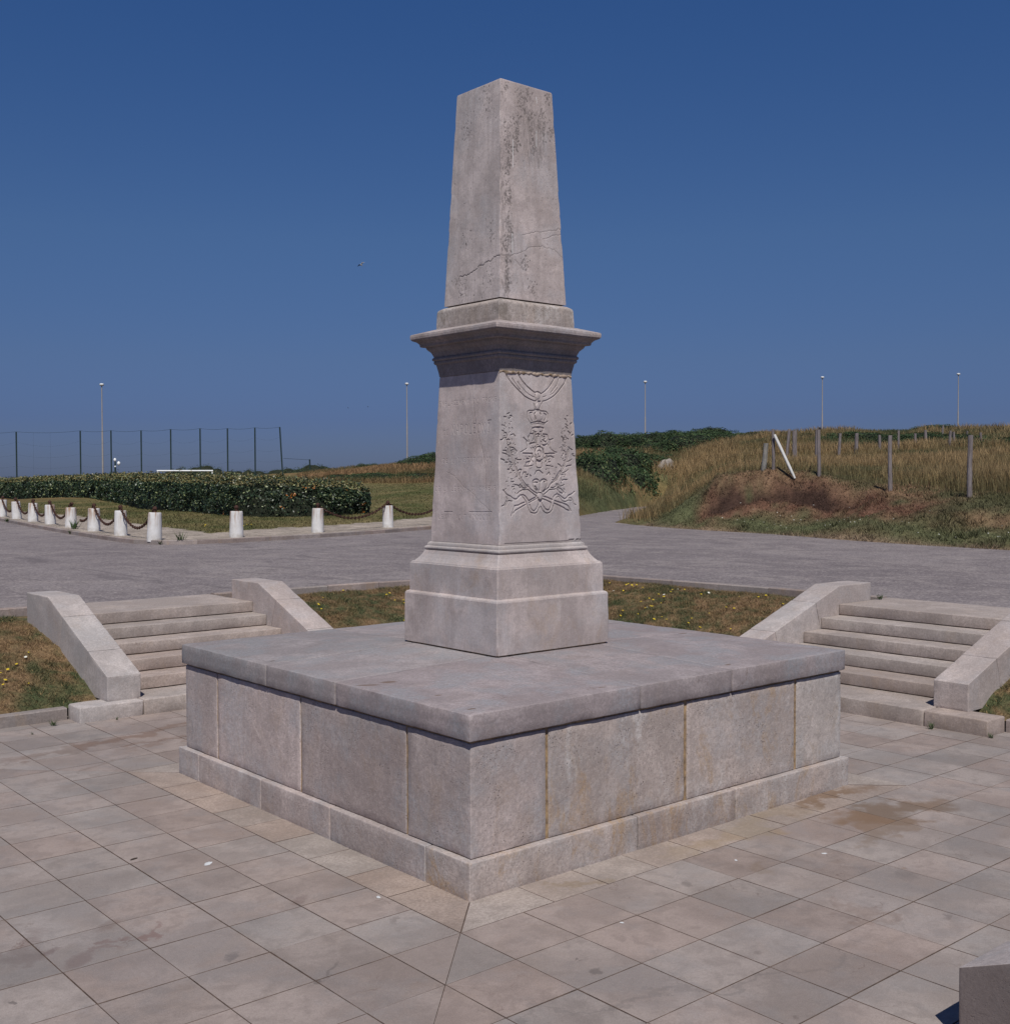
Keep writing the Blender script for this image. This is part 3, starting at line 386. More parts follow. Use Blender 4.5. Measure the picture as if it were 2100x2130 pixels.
def square_loft(name, levels, mat, parent, nseg=14, rough=.0012, cap=True, chip=.004, seed=0, vstep=.12):
    """square rings (half-side, z) stacked, edges subdivided and slightly worn"""
    lv = []
    for (a, b) in zip(levels[:-1], levels[1:]):
        n = max(1, int(math.ceil(abs(b[1] - a[1]) / vstep)))
        for k in range(n): lv.append((a[0] + (b[0] - a[0]) * k / n, a[1] + (b[1] - a[1]) * k / n))
    lv.append(levels[-1])
    ring = []
    e = .014
    ts = np.concatenate([[-1, -1 + e], np.linspace(-1 + 3 * e, 1 - 3 * e, nseg), [1 - e]])
    for q in range(4):
        for t in ts:
            ring.append([(-1, -t), (t, -1), (1, t), (-t, 1)][[1, 2, 3, 0][q]])
    ring = np.array(ring); n = len(ring)
    V = []
    for (a, z) in lv: V.append(np.column_stack([ring * a, np.full(n, z)]))
    V = np.concatenate(V)
    corner = np.minimum(np.abs(ring[:, 0]), np.abs(ring[:, 1])) > 1 - 1e-6
    cm = np.tile(corner, len(lv))
    c = chip * (.3 + 1.6 * np.maximum(0, noise(V + seed, 12, 2)) ** 1.5 * 2)
    V[:, :2] -= np.sign(V[:, :2]) * (cm * c)[:, None]
    V[:, :2] += np.sign(V[:, :2]) * (rough * noise(V + seed, 8, 4))[:, None] * (np.abs(V[:, :2]) > np.max(np.abs(V[:, :2]), axis=1, keepdims=True) - 1e-3)
    V[:, 2] += .0012 * noise(V, 6, 6)
    F = []
    for k in range(len(lv) - 1):
        for i in range(n):
            j = (i + 1) % n
            F.append((k * n + i, k * n + j, (k + 1) * n + j, (k + 1) * n + i))
    F = [tuple(f) for f in F]
    if cap:
        F.append(tuple(range(n - 1, -1, -1))); F.append(tuple((len(lv) - 1) * n + i for i in range(n)))
    o = mesh(name, V, F, mat, parent)
    return o

def seg_dist(P, a, b):
    a = np.array(a); b = np.array(b); ab = b - a; L = max(1e-9, ab @ ab)
    t = np.clip(((P - a) @ ab) / L, 0, 1); return np.linalg.norm(P - (a + t[:, None] * ab), axis=1)
class Face:
    """tapering face of the monument as a fine grid that carvings are cut into. axis 0: the -x face, 1: the -y face"""
    def __init__(s, ax, z0, a0, z1, a1, step):
        s.ax, s.z0, s.a0, s.z1, s.a1 = ax, z0, a0, z1, a1
        s.nu = int(2 * a0 / step); s.nv = int((z1 - z0) / step)
        t = np.linspace(-1, 1, s.nu + 1); v = np.linspace(0, 1, s.nv + 1)
        T, Vv = np.meshgrid(t, v); a = a0 + (a1 - a0) * Vv
        s.P = np.stack([(T * a).ravel(), (z0 + (z1 - z0) * Vv).ravel()], 1); s.A = a.ravel(); s.T = T.ravel(); s.VV = Vv.ravel()
        s.h = np.zeros(len(s.P)); s.mark = np.zeros((len(s.P), 3))
    def window(s, pts, m):
        p = np.array(pts); lo = p.min(0) - m; hi = p.max(0) + m
        return np.where((s.P[:, 0] > lo[0]) & (s.P[:, 0] < hi[0]) & (s.P[:, 1] > lo[1]) & (s.P[:, 1] < hi[1]))[0]
    def groove(s, pts, w=.004, depth=.005, dirt=.5, ch=0, jit=0):
        if jit:
            q = []
            for a, b in zip(pts[:-1], pts[1:]):
                for t_ in np.arange(0, 1, .2): q.append((a[0] + (b[0] - a[0]) * t_ + RNG.normal(0, jit * .5), a[1] + (b[1] - a[1]) * t_ + RNG.normal(0, jit)))
            pts = q + [pts[-1]]
        i = s.window(pts, w * 1.5)
        if not len(i): return
        d = np.full(len(i), 9.)
        for a, b in zip(pts[:-1], pts[1:]): d = np.minimum(d, seg_dist(s.P[i], a, b))
        k = np.clip(1 - (d / w) ** 2, 0, 1)
        s.h[i] = np.minimum(s.h[i], np.where(k > 0, s.h[i] * 0 - depth * k, 9)) if depth > 0 else s.h[i]
        s.mark[i, ch] = np.maximum(s.mark[i, ch], dirt * k)
    def band(s, pts, w, hgt):
        i = s.window(pts, w * 1.2); d = np.full(len(i), 9.)
        for a, b in zip(pts[:-1], pts[1:]): d = np.minimum(d, seg_dist(s.P[i], a, b))
        s.h[i] = np.maximum(s.h[i], hgt * np.sqrt(np.clip(1 - (d / w) ** 2, 0, 1)))
    def boss(s, c, rx, rz, hgt):
        i = s.window([c], max(rx, rz)); q = ((s.P[i, 0] - c[0]) / rx) ** 2 + ((s.P[i, 1] - c[1]) / rz) ** 2
        s.h[i] = np.maximum(s.h[i], hgt * np.sqrt(np.clip(1 - q, 0, 1)))
    def specks(s, cl, n, spread, rmin, rmax, dirt=.85, depth=.001):
        for (cx, cz) in cl:
            for _ in range(n):
                x = cx + RNG.normal(0, spread); z = cz + RNG.normal(0, spread * 1.7); r = rmin + (rmax - rmin) * RNG.random() ** 2.2
                s.groove([(x, z), (x + r * RNG.uniform(0, 1.5), z + RNG.uniform(-2, 2) * r)], r, depth, dirt * RNG.uniform(.4, 1.0))
    def build(s, name, mat, parent, chip=.004):
        e = 1 - np.abs(s.T)
        a = s.A + s.h * np.clip(e / .02, 0, 1)
        V3 = np.zeros((len(s.P), 3)); o = 1 - s.ax
        sgn = 1.0
        V3[:, s.ax] = -a; V3[:, o] = s.P[:, 0]; V3[:, 2] = s.P[:, 1]
        a2 = .0012 * noise(V3, 7, 3) + .0006 * noise(V3, 25, 4)
        V3[:, s.ax] += a2 * np.clip(e / .02, 0, 1)
        edge = np.clip(1 - e / .02, 0, 1); cc = chip * (.2 + 2.2 * np.maximum(0, noise(V3 * [0, 0, 1], 16, 11)) ** 1.5)
        V3[:, s.ax] += edge * cc * .7; V3[:, o] -= np.sign(s.T) * edge * cc * .7
        n = s.nu + 1; I = np.arange(len(s.P)).reshape(s.nv + 1, n)
        q = np.stack([I[:-1, :-1], I[:-1, 1:], I[1:, 1:], I[1:, :-1]], -1).reshape(-1, 4)
        if s.ax == 0: q = q[:, ::-1]
        return mesh(name, V3, q, mat, parent, smooth=True, col=s.mark, colname='Mark')

# stroke letters on a 4 x 6 box
GL = {'A': [[(0, 0), (2, 6), (4, 0)], [(.8, 2.2), (3.2, 2.2)]], 'B': [[(.3, 0), (.3, 6), (2.6, 6), (3.4, 5), (2.6, 3.3), (.3, 3.3)], [(2.6, 3.3), (3.8, 1.8), (2.8, 0), (.3, 0)]],
      'C': [[(4, 5), (2.8, 6), (1, 5.4), (.1, 3), (1, .6), (2.8, 0), (4, 1)]], 'D': [[(.3, 0), (.3, 6), (2.2, 6), (4, 4.4), (4, 1.6), (2.2, 0), (.3, 0)]],
      'E': [[(3.4, 0), (.4, 0), (.4, 6), (3.3, 6)], [(.4, 3.1), (2.7, 3.1)]], 'G': [[(4, 5), (2.8, 6), (1, 5.4), (.1, 3), (1, .6), (2.8, 0), (3.9, .8), (3.9, 2.6), (2.6, 2.6)]],
      'H': [[(.2, 0), (.2, 6)], [(3.8, 0), (3.8, 6)], [(.2, 3.1), (3.8, 3.1)]], 'I': [[(2, 0), (2, 6)], [(1.3, 0), (2.7, 0)], [(1.3, 6), (2.7, 6)]],
      'L': [[(.5, 6), (.5, 0), (3.6, 0)]], 'M': [[(0, 0), (.4, 6), (2, 1), (3.6, 6), (4, 0)]], 'N': [[(.2, 0), (.2, 6), (3.8, 0), (3.8, 6)]],
      'O': [[(2, 0), (.5, 1), (0, 3), (.5, 5), (2, 6), (3.5, 5), (4, 3), (3.5, 1), (2, 0)]], 'P': [[(.4, 0), (.4, 6), (2.6, 6), (3.6, 4.6), (2.6, 3), (.4, 3)]],
      'R': [[(.4, 0), (.4, 6), (2.6, 6), (3.6, 4.6), (2.6, 3.2), (.4, 3.2)], [(2.2, 3.2), (4, 0)]], 'S': [[(3.6, 5.2), (2.4, 6), (.8, 5.4), (.7, 3.9), (3.2, 2.3), (3.4, .8), (1.9, 0), (.4, .8)]],
      'T': [[(2, 0), (2, 6)], [(0, 6), (4, 6)]], 'U': [[(.3, 6), (.3, 1.6), (1.4, 0), (2.6, 0), (3.7, 1.6), (3.7, 6)]], 'V': [[(0, 6), (2, 0), (4, 6)]], 'X': [[(0, 0), (4, 6)], [(0, 6), (4, 0)]],
      "'": [[(2, 6), (1.6, 4.8)]]}
def letters(face, text, y_left, y_right, z0, z1, h, w=.0028, depth=.0035, dirt=.3):
    dirt *= .25; depth *= .6
    n = len(text); pitch = (y_right - y_left) / n
    for i, ch in enumerate(text):
        if ch not in GL: continue
        f = (i + .1) / n; zb = z0 + (z1 - z0) * f; x0 = y_left + pitch * (i + .12); sx = pitch * .72 / 4
        for st in GL[ch]: face.groove([(x0 + x * sx, zb + y * h / 6) for x, y in st], w, depth, dirt)

# ================================================================== MONUMENT
mon = empty('monument', (0, 0, 0), 'tall pale stone obelisk on a carved pedestal and broad square stone platform', 'monument')
G = .007
# plinth course
pl = [((-2, -2), (-.53, -1.55), M_plinthr), ((-.53, -2), (.52, -1.70), M_plinthr), ((.52, -2), (2, -1.70), M_plinthr),
      ((-2, -1.55), (-1.7, -.431), M_plinth), ((-2, -.431), (-1.7, .557), M_plinth), ((-2, .557), (-1.7, 1.62), M_plinth), ((-2, 1.62), (-1.5, 2.0), M_plinth),
      ((1.7, -1.7), (2, -.4), M_plinth), ((1.7, -.4), (2, .9), M_plinth), ((1.7, .9), (2, 2), M_plinth), ((-1.5, 1.7), (.1, 2), M_plinth), ((.1, 1.7), (1.7, 2), M_plinth)]
for i, (a, b, m) in enumerate(pl):
    block('plinth_stone', (a[0] + G * .6, a[1] + G * .6, -.02), (b[0] - G * .6, b[1] - G * .6, .228), m, mon, r=.010, step=.06, rough=.002, seed=i)
# wall course: corner piers and slabs
WZ0, WZ1 = .231, .946
wa = 1.948
wl_ = [((-wa, -wa), (-1.325, -1.29), M_wall), ((-1.325, -wa), (.016, -1.7), M_wallr), ((.016, -wa), (1.325, -1.7), M_wallr), ((1.325, -wa), (wa, -1.33), M_wallr),
       ((-wa, -1.29), (-1.7, .037), M_wall), ((-wa, .037), (-1.7, 1.362), M_wall), ((-wa, 1.362), (-1.33, wa), M_wall),
       ((1.7, -1.33), (wa, 0), M_wall), ((1.7, 0), (wa, 1.33), M_wall), ((1.33, 1.33), (wa, wa), M_wall), ((-1.33, 1.7), (0, wa), M_wall), ((0, 1.7), (1.33, wa), M_wall)]
for i, (a, b, m) in enumerate(wl_):
    jg = .0095 if m is M_wall else .0150
    lo = [a[0] + jg, a[1] + jg, WZ0]; hi = [b[0] - jg, b[1] - jg, WZ1 - .012]
    if a[0] == -wa: lo[0] = -wa
    if a[1] == -wa: lo[1] = -wa
    if b[0] == wa: hi[0] = wa
    if b[1] == wa: hi[1] = wa
    block('wall_slab', lo, hi, m, mon, r=.007, step=.05, rough=.0025, chip=1.7, seed=20 + i)
# mortar seen in the open joints
co = block('mortar_joint', (-wa + .009, -wa + .009, .02), (wa - .009, wa - .009, .947), M_mortar, mon, r=.004, step=.09, rough=.004)
# cover slabs, three by three, rising a little to the middle
cj = [-1.977, -.478, .506, 1.977]
def cover_fn(W):
    rad = np.max(np.abs(W[:, :2]), axis=1); t = np.clip((1.975 - rad) / 1.35, 0, 1)
    W = W.copy(); W[:, 2] += np.where(W[:, 2] > 1.05, .040 * t, 0); return W
for i in range(3):
    for j in range(3):
        if i == 1 and j == 1: continue
        g = .0035
        block('cover_slab', (cj[i] + g, cj[j] + g, .950), (cj[i + 1] - g, cj[j + 1] - g, 1.113), M_cover, mon, r=.006, step=.045, rough=.0008, chip=2.2, fn=cover_fn, seed=40 + 3 * i + j)
square_loft('pedestal_footing', [(.50, .95), (.50, 1.12), (.592, 1.121), (.592, 1.166)], M_mortar, mon, rough=.004, chip=.01)
# pedestal base
square_loft('pedestal_base', [(.607, 1.167), (.607, 1.30), (.605, 1.568), (.600, 1.580), (.590, 1.588), (.577, 1.593), (.575, 1.80), (.574, 1.823), (.568, 1.826), (.562, 1.838), (.545, 1.842), (.520, 1.868), (.497, 1.900), (.484, 1.930)],
            M_ped, mon, nseg=22, rough=.002, chip=.008, seed=3)
square_loft('torus_moulding', [(.470, 1.929), (.474, 1.934), (.483, 1.939), (.487, 1.948), (.485, 1.958), (.476, 1.964), (.468, 1.967), (.468, 1.974), (.466, 1.984), (.462, 1.992), (.452, 1.998), (.446, 2.001)],
            M_ped, mon, nseg=22, rough=.0015, chip=.006, seed=5)
# die: core block and two carved faces
die = square_loft('pedestal_die', [(.440, 2.001), (.381, 3.372)], M_die, mon, nseg=10, rough=0, chip=0)
fr = Face(1, 2.004, .447, 3.371, .388, .0030)
fr.boss((0.0, 2.725), .040, .060, .007); fr.boss((-.004, 2.385), .026, .036, .010); fr.boss((-.030, 2.47), .028, .050, .006); fr.boss((.034, 2.47), .028, .050, .006); fr.boss((0, 3.105), .020, .028, .008); fr.boss((0, 3.025), .055, .035, .006)
fr.boss((.002, 3.19), .026, .026, .006)
fr.band([(.0, 2.94), (.0, 2.80)], .022, .006); fr.band([(-.15, 2.72), (.15, 2.72)], .020, .003); fr.band([(-.10, 2.62), (.10, 2.84)], .018, .003); fr.band([(.10, 2.62), (-.10, 2.84)], .018, .003)
for (w_, pts) in RELIEF:
    fr.groove(pts, .0048 * w_ ** .7 + .0012, .008 * min(1.6, w_), .62 * min(1, w_ * 1.0))
for cx, cz, n, sx, sz in [(-.30, 2.72, 60, .035, .13), (-.20, 2.50, 26, .05, .06), (.28, 2.76, 40, .03, .14), (.22, 2.52, 20, .04, .06), (-.07, 2.80, 12, .03, .04), (.07, 2.80, 12, .03, .04), (-.09, 2.66, 12, .03, .03), (.09, 2.66, 12, .03, .03), (-.34, 2.95, 10, .03, .05)]:
    for _ in range(n):     # leaf edges of the carved branches
        x = cx + RNG.normal(0, sx); z_ = cz + RNG.normal(0, sz); an = RNG.uniform(.3, 1.4) * (1 if RNG.random() < .5 else -1) + (.9 if cx > 0 else 2.2); L = RNG.uniform(.008, .026)
        if abs(x) > .36: continue
        fr.groove([(x, z_), (x + L * .5 * math.cos(an), z_ + L * .6 * math.sin(an)), (x + L * math.cos(an + .5), z_ + L * math.sin(an + .5))], .0032, .006, RNG.uniform(.3, .75))
fr.groove([(-.39, 2.012), (.1, 2.010), (.44, 2.009)], .005, .004, .5)
for _ in range(14):
    x = RNG.uniform(.30, .445); fr.groove([(x, 2.012), (x + .01, 2.02)], .008, .006, .6)
o = fr.build('carved_emblem_panel', M_die, die)
tag(o, 'carved ribbon, crown, star and crossed branches')
fl = Face(0, 2.004, .447, 3.371, .388, .0030)
letters(fl, 'EMPLACEMENT DU TRONE', .385, -.368, 3.128, 3.133, .037)
letters(fl, 'DE', .318, .240, 2.890, 2.890, .036)
letters(fl, 'NAPOLEON', .212, -.236, 2.889, 2.891, .078, w=.0036, depth=.005, dirt=.38); letters(fl, 'I', -.245, -.300, 2.893, 2.893, .070, w=.0036, depth=.005)
fl.groove([(-.255, 2.987), (-.300, 2.988)], .003, .004, .5)
letters(fl, "DE L'INSTITUTION", .318, -.325, 2.657, 2.662, .034, dirt=.25)
letters(fl, "DE LA LEGION D'HONNEUR", .402, -.392, 2.421, 2.435, .034, dirt=.25)
letters(fl, 'LE', .352, .276, 2.189, 2.189, .036, dirt=.32); letters(fl, 'XVI', .268, .165, 2.190, 2.190, .036, dirt=.28); letters(fl, 'AOUT', .118, -.028, 2.192, 2.193, .038, dirt=.28); letters(fl, 'MDCCCIV', -.050, -.345, 2.196, 2.198, .038, dirt=.3)
fl.groove([(.271, 2.251), (.158, 2.253)], .0025, .004, .4); fl.groove([(-.058, 2.257), (-.343, 2.262)], .0025, .004, .35)
fl.groove([(.258, 2.584), (.208, 2.568), (.143, 2.544), (.093, 2.511), (.033, 2.466), (-.045, 2.434), (-.103, 2.405), (-.156, 2.36), (-.255, 2.305), (-.339, 2.26)], .0022, .002, .35, jit=.003)
fl.groove([(-.020, 3.371), (-.04, 3.29), (-.048, 3.246), (-.073, 3.126), (-.091, 3.037), (-.108, 2.978), (-.135, 2.903), (-.166, 2.829), (-.192, 2.777), (-.223, 2.703), (-.239, 2.645), (-.253, 2.543), (-.262, 2.40), (-.268, 2.30)], .0024, .003, .45)
fl.specks([(.30, 3.30), (-.1, 3.28), (-.34, 2.7), (.1, 2.3)], 2, .05, .003, .005)
o = fl.build('inscription_panel', M_die, die)
tag(o, 'worn carved inscription in five lines')
# rough ochre mortar bed over the right face of the die
def rough_strip(name, ax, u0, u1, z0, z1, off, mat, parent, amp=.006):
    n = int((u1 - u0) / .008); m = 5
    U, Z = np.meshgrid(np.linspace(u0, u1, n), np.linspace(0, 1, m)); U = U.ravel(); Z = Z.ravel()
    jag = noise(np.stack([U, U * 0, U * 0], 1), 22, 3) * .006 + noise(np.stack([U, U * 0, U * 0], 1), 60, 4) * .004
    z = z0 + (z1 - z0) * Z + jag * (1 - Z)
    V3 = np.zeros((len(U), 3)); V3[:, 1 - ax] = U; V3[:, 2] = z
    bul = np.where((Z > 0) & (Z < 1), .004, -.01); V3[:, ax] = -(off + bul + amp * noise(np.stack([U, z, U * 0], 1), 50, 5))
    I = np.arange(len(U)).reshape(m, n); q = np.stack([I[:-1, :-1], I[:-1, 1:], I[1:, 1:], I[1:, :-1]], -1).reshape(-1, 4)
    if ax == 0: q = q[:, ::-1]
    mk = np.zeros((len(U), 3)); mk[:, 0] = np.clip(noise(V3, 35, 6) * 1.6, 0, .8); mk[:, 2] = .5
    return mesh(name, V3, q, mat, parent, col=mk, colname='Mark')
rough_strip('bedding_mortar', 1, -.392, .386, 3.352, 3.386, .390, M_die, mon)
# cornice
M_corn_shade = stone_mat('shaded_grimy_stone', (.235, .195, .195), ochre=.1, pits=.5, streak=.3, var=.0, blue=.6, lichen=.4)  # darker tone paints the overhang's shade into the mouldings, along with grime
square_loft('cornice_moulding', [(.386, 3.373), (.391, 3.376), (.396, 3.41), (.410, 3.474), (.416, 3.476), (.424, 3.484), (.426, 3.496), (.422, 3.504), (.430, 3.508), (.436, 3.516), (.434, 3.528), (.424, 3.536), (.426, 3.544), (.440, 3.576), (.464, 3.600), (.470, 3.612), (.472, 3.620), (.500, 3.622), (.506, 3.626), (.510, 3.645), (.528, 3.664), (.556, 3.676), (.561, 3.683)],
            M_corn_shade, mon, nseg=26, rough=.0028, chip=.010, seed=9, vstep=.04)
square_loft('cornice_crown', [(.40, 3.66), (.552, 3.6835), (.563, 3.684), (.566, 3.688), (.568, 3.706), (.566, 3.722), (.556, 3.727), (.425, 3.766), (.405, 3.770)],
            M_corn, mon, nseg=26, rough=.0028, chip=.010, seed=9, vstep=.04)
square_loft('attic_block', [(.408, 3.768), (.409, 3.80), (.404, 3.905), (.400, 3.918), (.388, 3.930), (.36, 3.945), (.34, 3.946)], M_attic, mon, nseg=26, rough=.004, chip=.012, seed=12, vstep=.04)
square_loft('shaft_bed_joint', [(.335, 3.944), (.335, 3.958)], M_bed, mon)
# shaft
sh = square_loft('obelisk_shaft', [(.350, 3.956), (.270, 5.694), (.268, 5.697)], M_shaft, mon, nseg=10, rough=0, chip=0)
square_loft('shaft_top', [(.2775, 5.690), (.276, 5.700), (.266, 5.706), (.15, 5.712)], M_shaft, sh, nseg=20, rough=.002, chip=.004, seed=4)
for ax in (0, 1):
    f = Face(ax, 3.957, .359, 5.691, .2785, .0042)
    if ax == 0:
        for p in SH_L: f.groove(p, .0034, .006, .7, jit=.004)
        f.specks([p[0] for p in LICH_L], 22, .028, .003, .0075, dirt=.95); f.specks([(x, z_) for x, z_ in RNG.uniform((-.28, 3.98), (.28, 5.6), (80, 2))], 1, .01, .003, .006)
    else:
        for p in SH_R: f.groove(p, .0032, .003, .38, jit=.004)
        for p in WH_R: f.groove([p[0], p[-1]], .0035, 0, .75, ch=1)
        f.specks([p[0] for p in LICH_R], 40, .022, .003, .011, dirt=.75)
        f.specks([(x, z_) for x, z_ in RNG.uniform((-.3, 3.98), (.3, 5.6), (190, 2))], 1, .01, .003, .006, dirt=.65)
        for _ in range(90):    # dark weathering beside the front edge and the high patch
            z_ = RNG.uniform(4.05, 5.62); x = -(.359 + (.2785 - .359) * (z_ - 3.957) / 1.734) + abs(RNG.normal(.022, .018)); L = RNG.uniform(.01, .05)
            f.groove([(x, z_), (x + RNG.normal(0, .004), z_ - L)], .0045, .0015, RNG.uniform(.15, .45))
        for _ in range(170):
            z_ = RNG.uniform(5.10, 5.52); x = RNG.normal(.02, .05) if RNG.random() < .55 else RNG.normal(.13, .03); L = RNG.uniform(.01, .08)
            f.groove([(x, z_), (x, z_ - L)], .006, .0006, RNG.uniform(.12, .38))
    f.build('weathered_shaft_face', M_shaft, sh)

# ================================================================== PLAZA
plaza = empty('plaza_floor', (0, 0, 0), kind='structure')
bed = mesh('joint_bed', [(-5.2, -5.2, -.006), (5.2, -5.2, -.006), (5.2, 5.2, -.006), (-5.2, 5.2, -.006)], [(0, 1, 2, 3)], M_bed, plaza)
def tile_mesh(poly, seed):
    """bevelled stone tile from a convex outline (counter-clockwise, about its middle)"""
    rg = np.random.default_rng(seed); P = np.array(poly, float); n = len(P)
    P = P + rg.uniform(-.0012, .0012, P.shape)
    c = P.mean(0); d = P - c; L = np.linalg.norm(d, axis=1, keepdims=True); inn = c + d * (1 - .0018 / L)
    V = [(x, y, -.03) for x, y in P] + [(x, y, -.003) for x, y in P] + [(x, y, 0) for x, y in inn]
    F = []
    for k in range(2):
        for i in range(n): F.append((k * n + i, k * n + (i + 1) % n, (k + 1) * n + (i + 1) % n, (k + 1) * n + i))
    F.append(tuple(range(2 * n, 3 * n)))
    me = bpy.data.meshes.new('paving_tile'); me.from_pydata(V, [], F); me.update(); me.polygons.foreach_set('material_index', [1] * (2 * n) + [0]); return me
g = .0024; T = .4655
SQ = [tile_mesh([(-T / 2 + g, -T / 2 + g), (T / 2 - g, -T / 2 + g), (T / 2 - g, T / 2 - g), (-T / 2 + g, T / 2 - g)], k) for k in range(5)]
for m in SQ: m.materials.append(M_tile); m.materials.append(M_bed); m.polygons.foreach_set('material_index', [1] * 8 + [0])
def shrink(poly, g):
    P = np.array(poly, float); n = len(P); out = []
    for i in range(n):
        a, b, c_ = P[i - 1], P[i], P[(i + 1) % n]
        d1 = (b - a) / np.linalg.norm(b - a); d2 = (c_ - b) / np.linalg.norm(c_ - b); n1 = np.array([-d1[1], d1[0]]); n2 = np.array([-d2[1], d2[0]])
        A = np.array([n1, n2]); out.append(np.linalg.solve(A, [n1 @ b + g, n2 @ b + g]))
    return out
tiles = []       # (centre, outline or None, material)
R0 = 5 * T
for i in range(-10, 10):
    for j in range(-10, 10):
        x0, y0 = i * T, j * T; cx, cy = x0 + T / 2, y0 + T / 2
        if abs(cx) < R0 and abs(cy) < R0: continue
        if i == j or i == -j - 1:
            if i == j: a = [(x0, y0), (x0 + T, y0), (x0 + T, y0 + T)]; b = [(x0, y0), (x0 + T, y0 + T), (x0, y0 + T)]
            else: a = [(x0, y0), (x0 + T, y0), (x0, y0 + T)]; b = [(x0 + T, y0), (x0 + T, y0 + T), (x0, y0 + T)]
            tiles.append((cx, cy, a, M_tile)); tiles.append((cx, cy, b, M_tile))
        else: tiles.append((cx, cy, None, M_tile))
def rot4(p, q):
    for _ in range(q): p = (-p[1], p[0])
    return p
ed = [-R0] + [(k + .5) * .461 for k in range(-4, 4)] + [R0]
for q in range(4):
    for a, b in zip(ed[:-1], ed[1:]):
        ia = -1.97 if a == -R0 else a; ib = 1.97 if b == R0 else b
        poly = [(a, -R0), (b, -R0), (ib, -1.97), (ia, -1.97)]
        poly = [rot4(p, q) for p in poly]; tiles.append((sum(p[0] for p in poly) / 4, sum(p[1] for p in poly) / 4, poly, M_tilel))
    for k in range(-10, 10):
        poly = [rot4(p, q) for p in [(k * T, -10 * T - .42), ((k + 1) * T, -10 * T - .42), ((k + 1) * T, -10 * T), (k * T, -10 * T)]]
        tiles.append((sum(p[0] for p in poly) / 4, sum(p[1] for p in poly) / 4, poly, M_tile))
def in_view(p, m=1.06):
    d = Vector(p) - CAM; z_ = d.dot(CF)
    if z_ < .5: return False
    return abs(d.dot(CR) / z_) < 1050 / 2392.4 * m and abs(d.dot(CU) / z_) < 1065 / 2392.4 * m
rest_V, rest_F = [], []
cand = []
for t in tiles:
    x, y = t[0], t[1]; vis = in_view((x, y, 0), 1.1)
    hid = (x > -1.3 and y > -1.3)      # behind the platform
    hid = hid and not (x > 2.2 and y < 3.2) and not (y > 2.2 and x < 2.6)
    cand.append((not (vis and not hid), (Vector((x, y, 0)) - CAM).length, t))
cand.sort(key=lambda c_: (c_[0], c_[1]))
for idx, (rest, dist, (cx, cy, poly, mt)) in enumerate(cand):
    if poly is None: me = None
    else:
        P = shrink(poly, g if len(poly) > 3 else .0012); c0 = np.mean(P, 0)
    if rest or idx >= 295:
        if poly is None: P = [(cx - T / 2 + g, cy - T / 2 + g), (cx + T / 2 - g, cy - T / 2 + g), (cx + T / 2 - g, cy + T / 2 - g), (cx - T / 2 + g, cy + T / 2 - g)]
        k = len(rest_V); n = len(P)
        rest_V += [(x, y, -.02) for x, y in P] + [(x, y, 0) for x, y in P]
        rest_F += [tuple(k + n + i for i in range(n))] + [(k + i, k + (i + 1) % n, k + n + (i + 1) % n, k + n + i) for i in range(n)]
        continue
    if poly is None: me = SQ[idx % 5]; loc = (cx, cy)
    else: me = tile_mesh([(p[0] - c0[0], p[1] - c0[1]) for p in P], idx); me.materials.append(mt); me.materials.append(M_bed); me.polygons.foreach_set('material_index', [1] * (len(me.polygons) - 1) + [0]); loc = (c0[0], c0[1])
    o = bpy.data.objects.new('paving_tile', me); link(o, plaza)
    o.location = (loc[0], loc[1], random.uniform(-.0008, .0008)); o.rotation_euler = (random.gauss(0, .0014), random.gauss(0, .0014), (random.randrange(4) * math.pi / 2 if poly is None else 0))
o = mesh('paving_tiles', rest_V, rest_F, M_tile, plaza); o['kind'] = 'stuff'

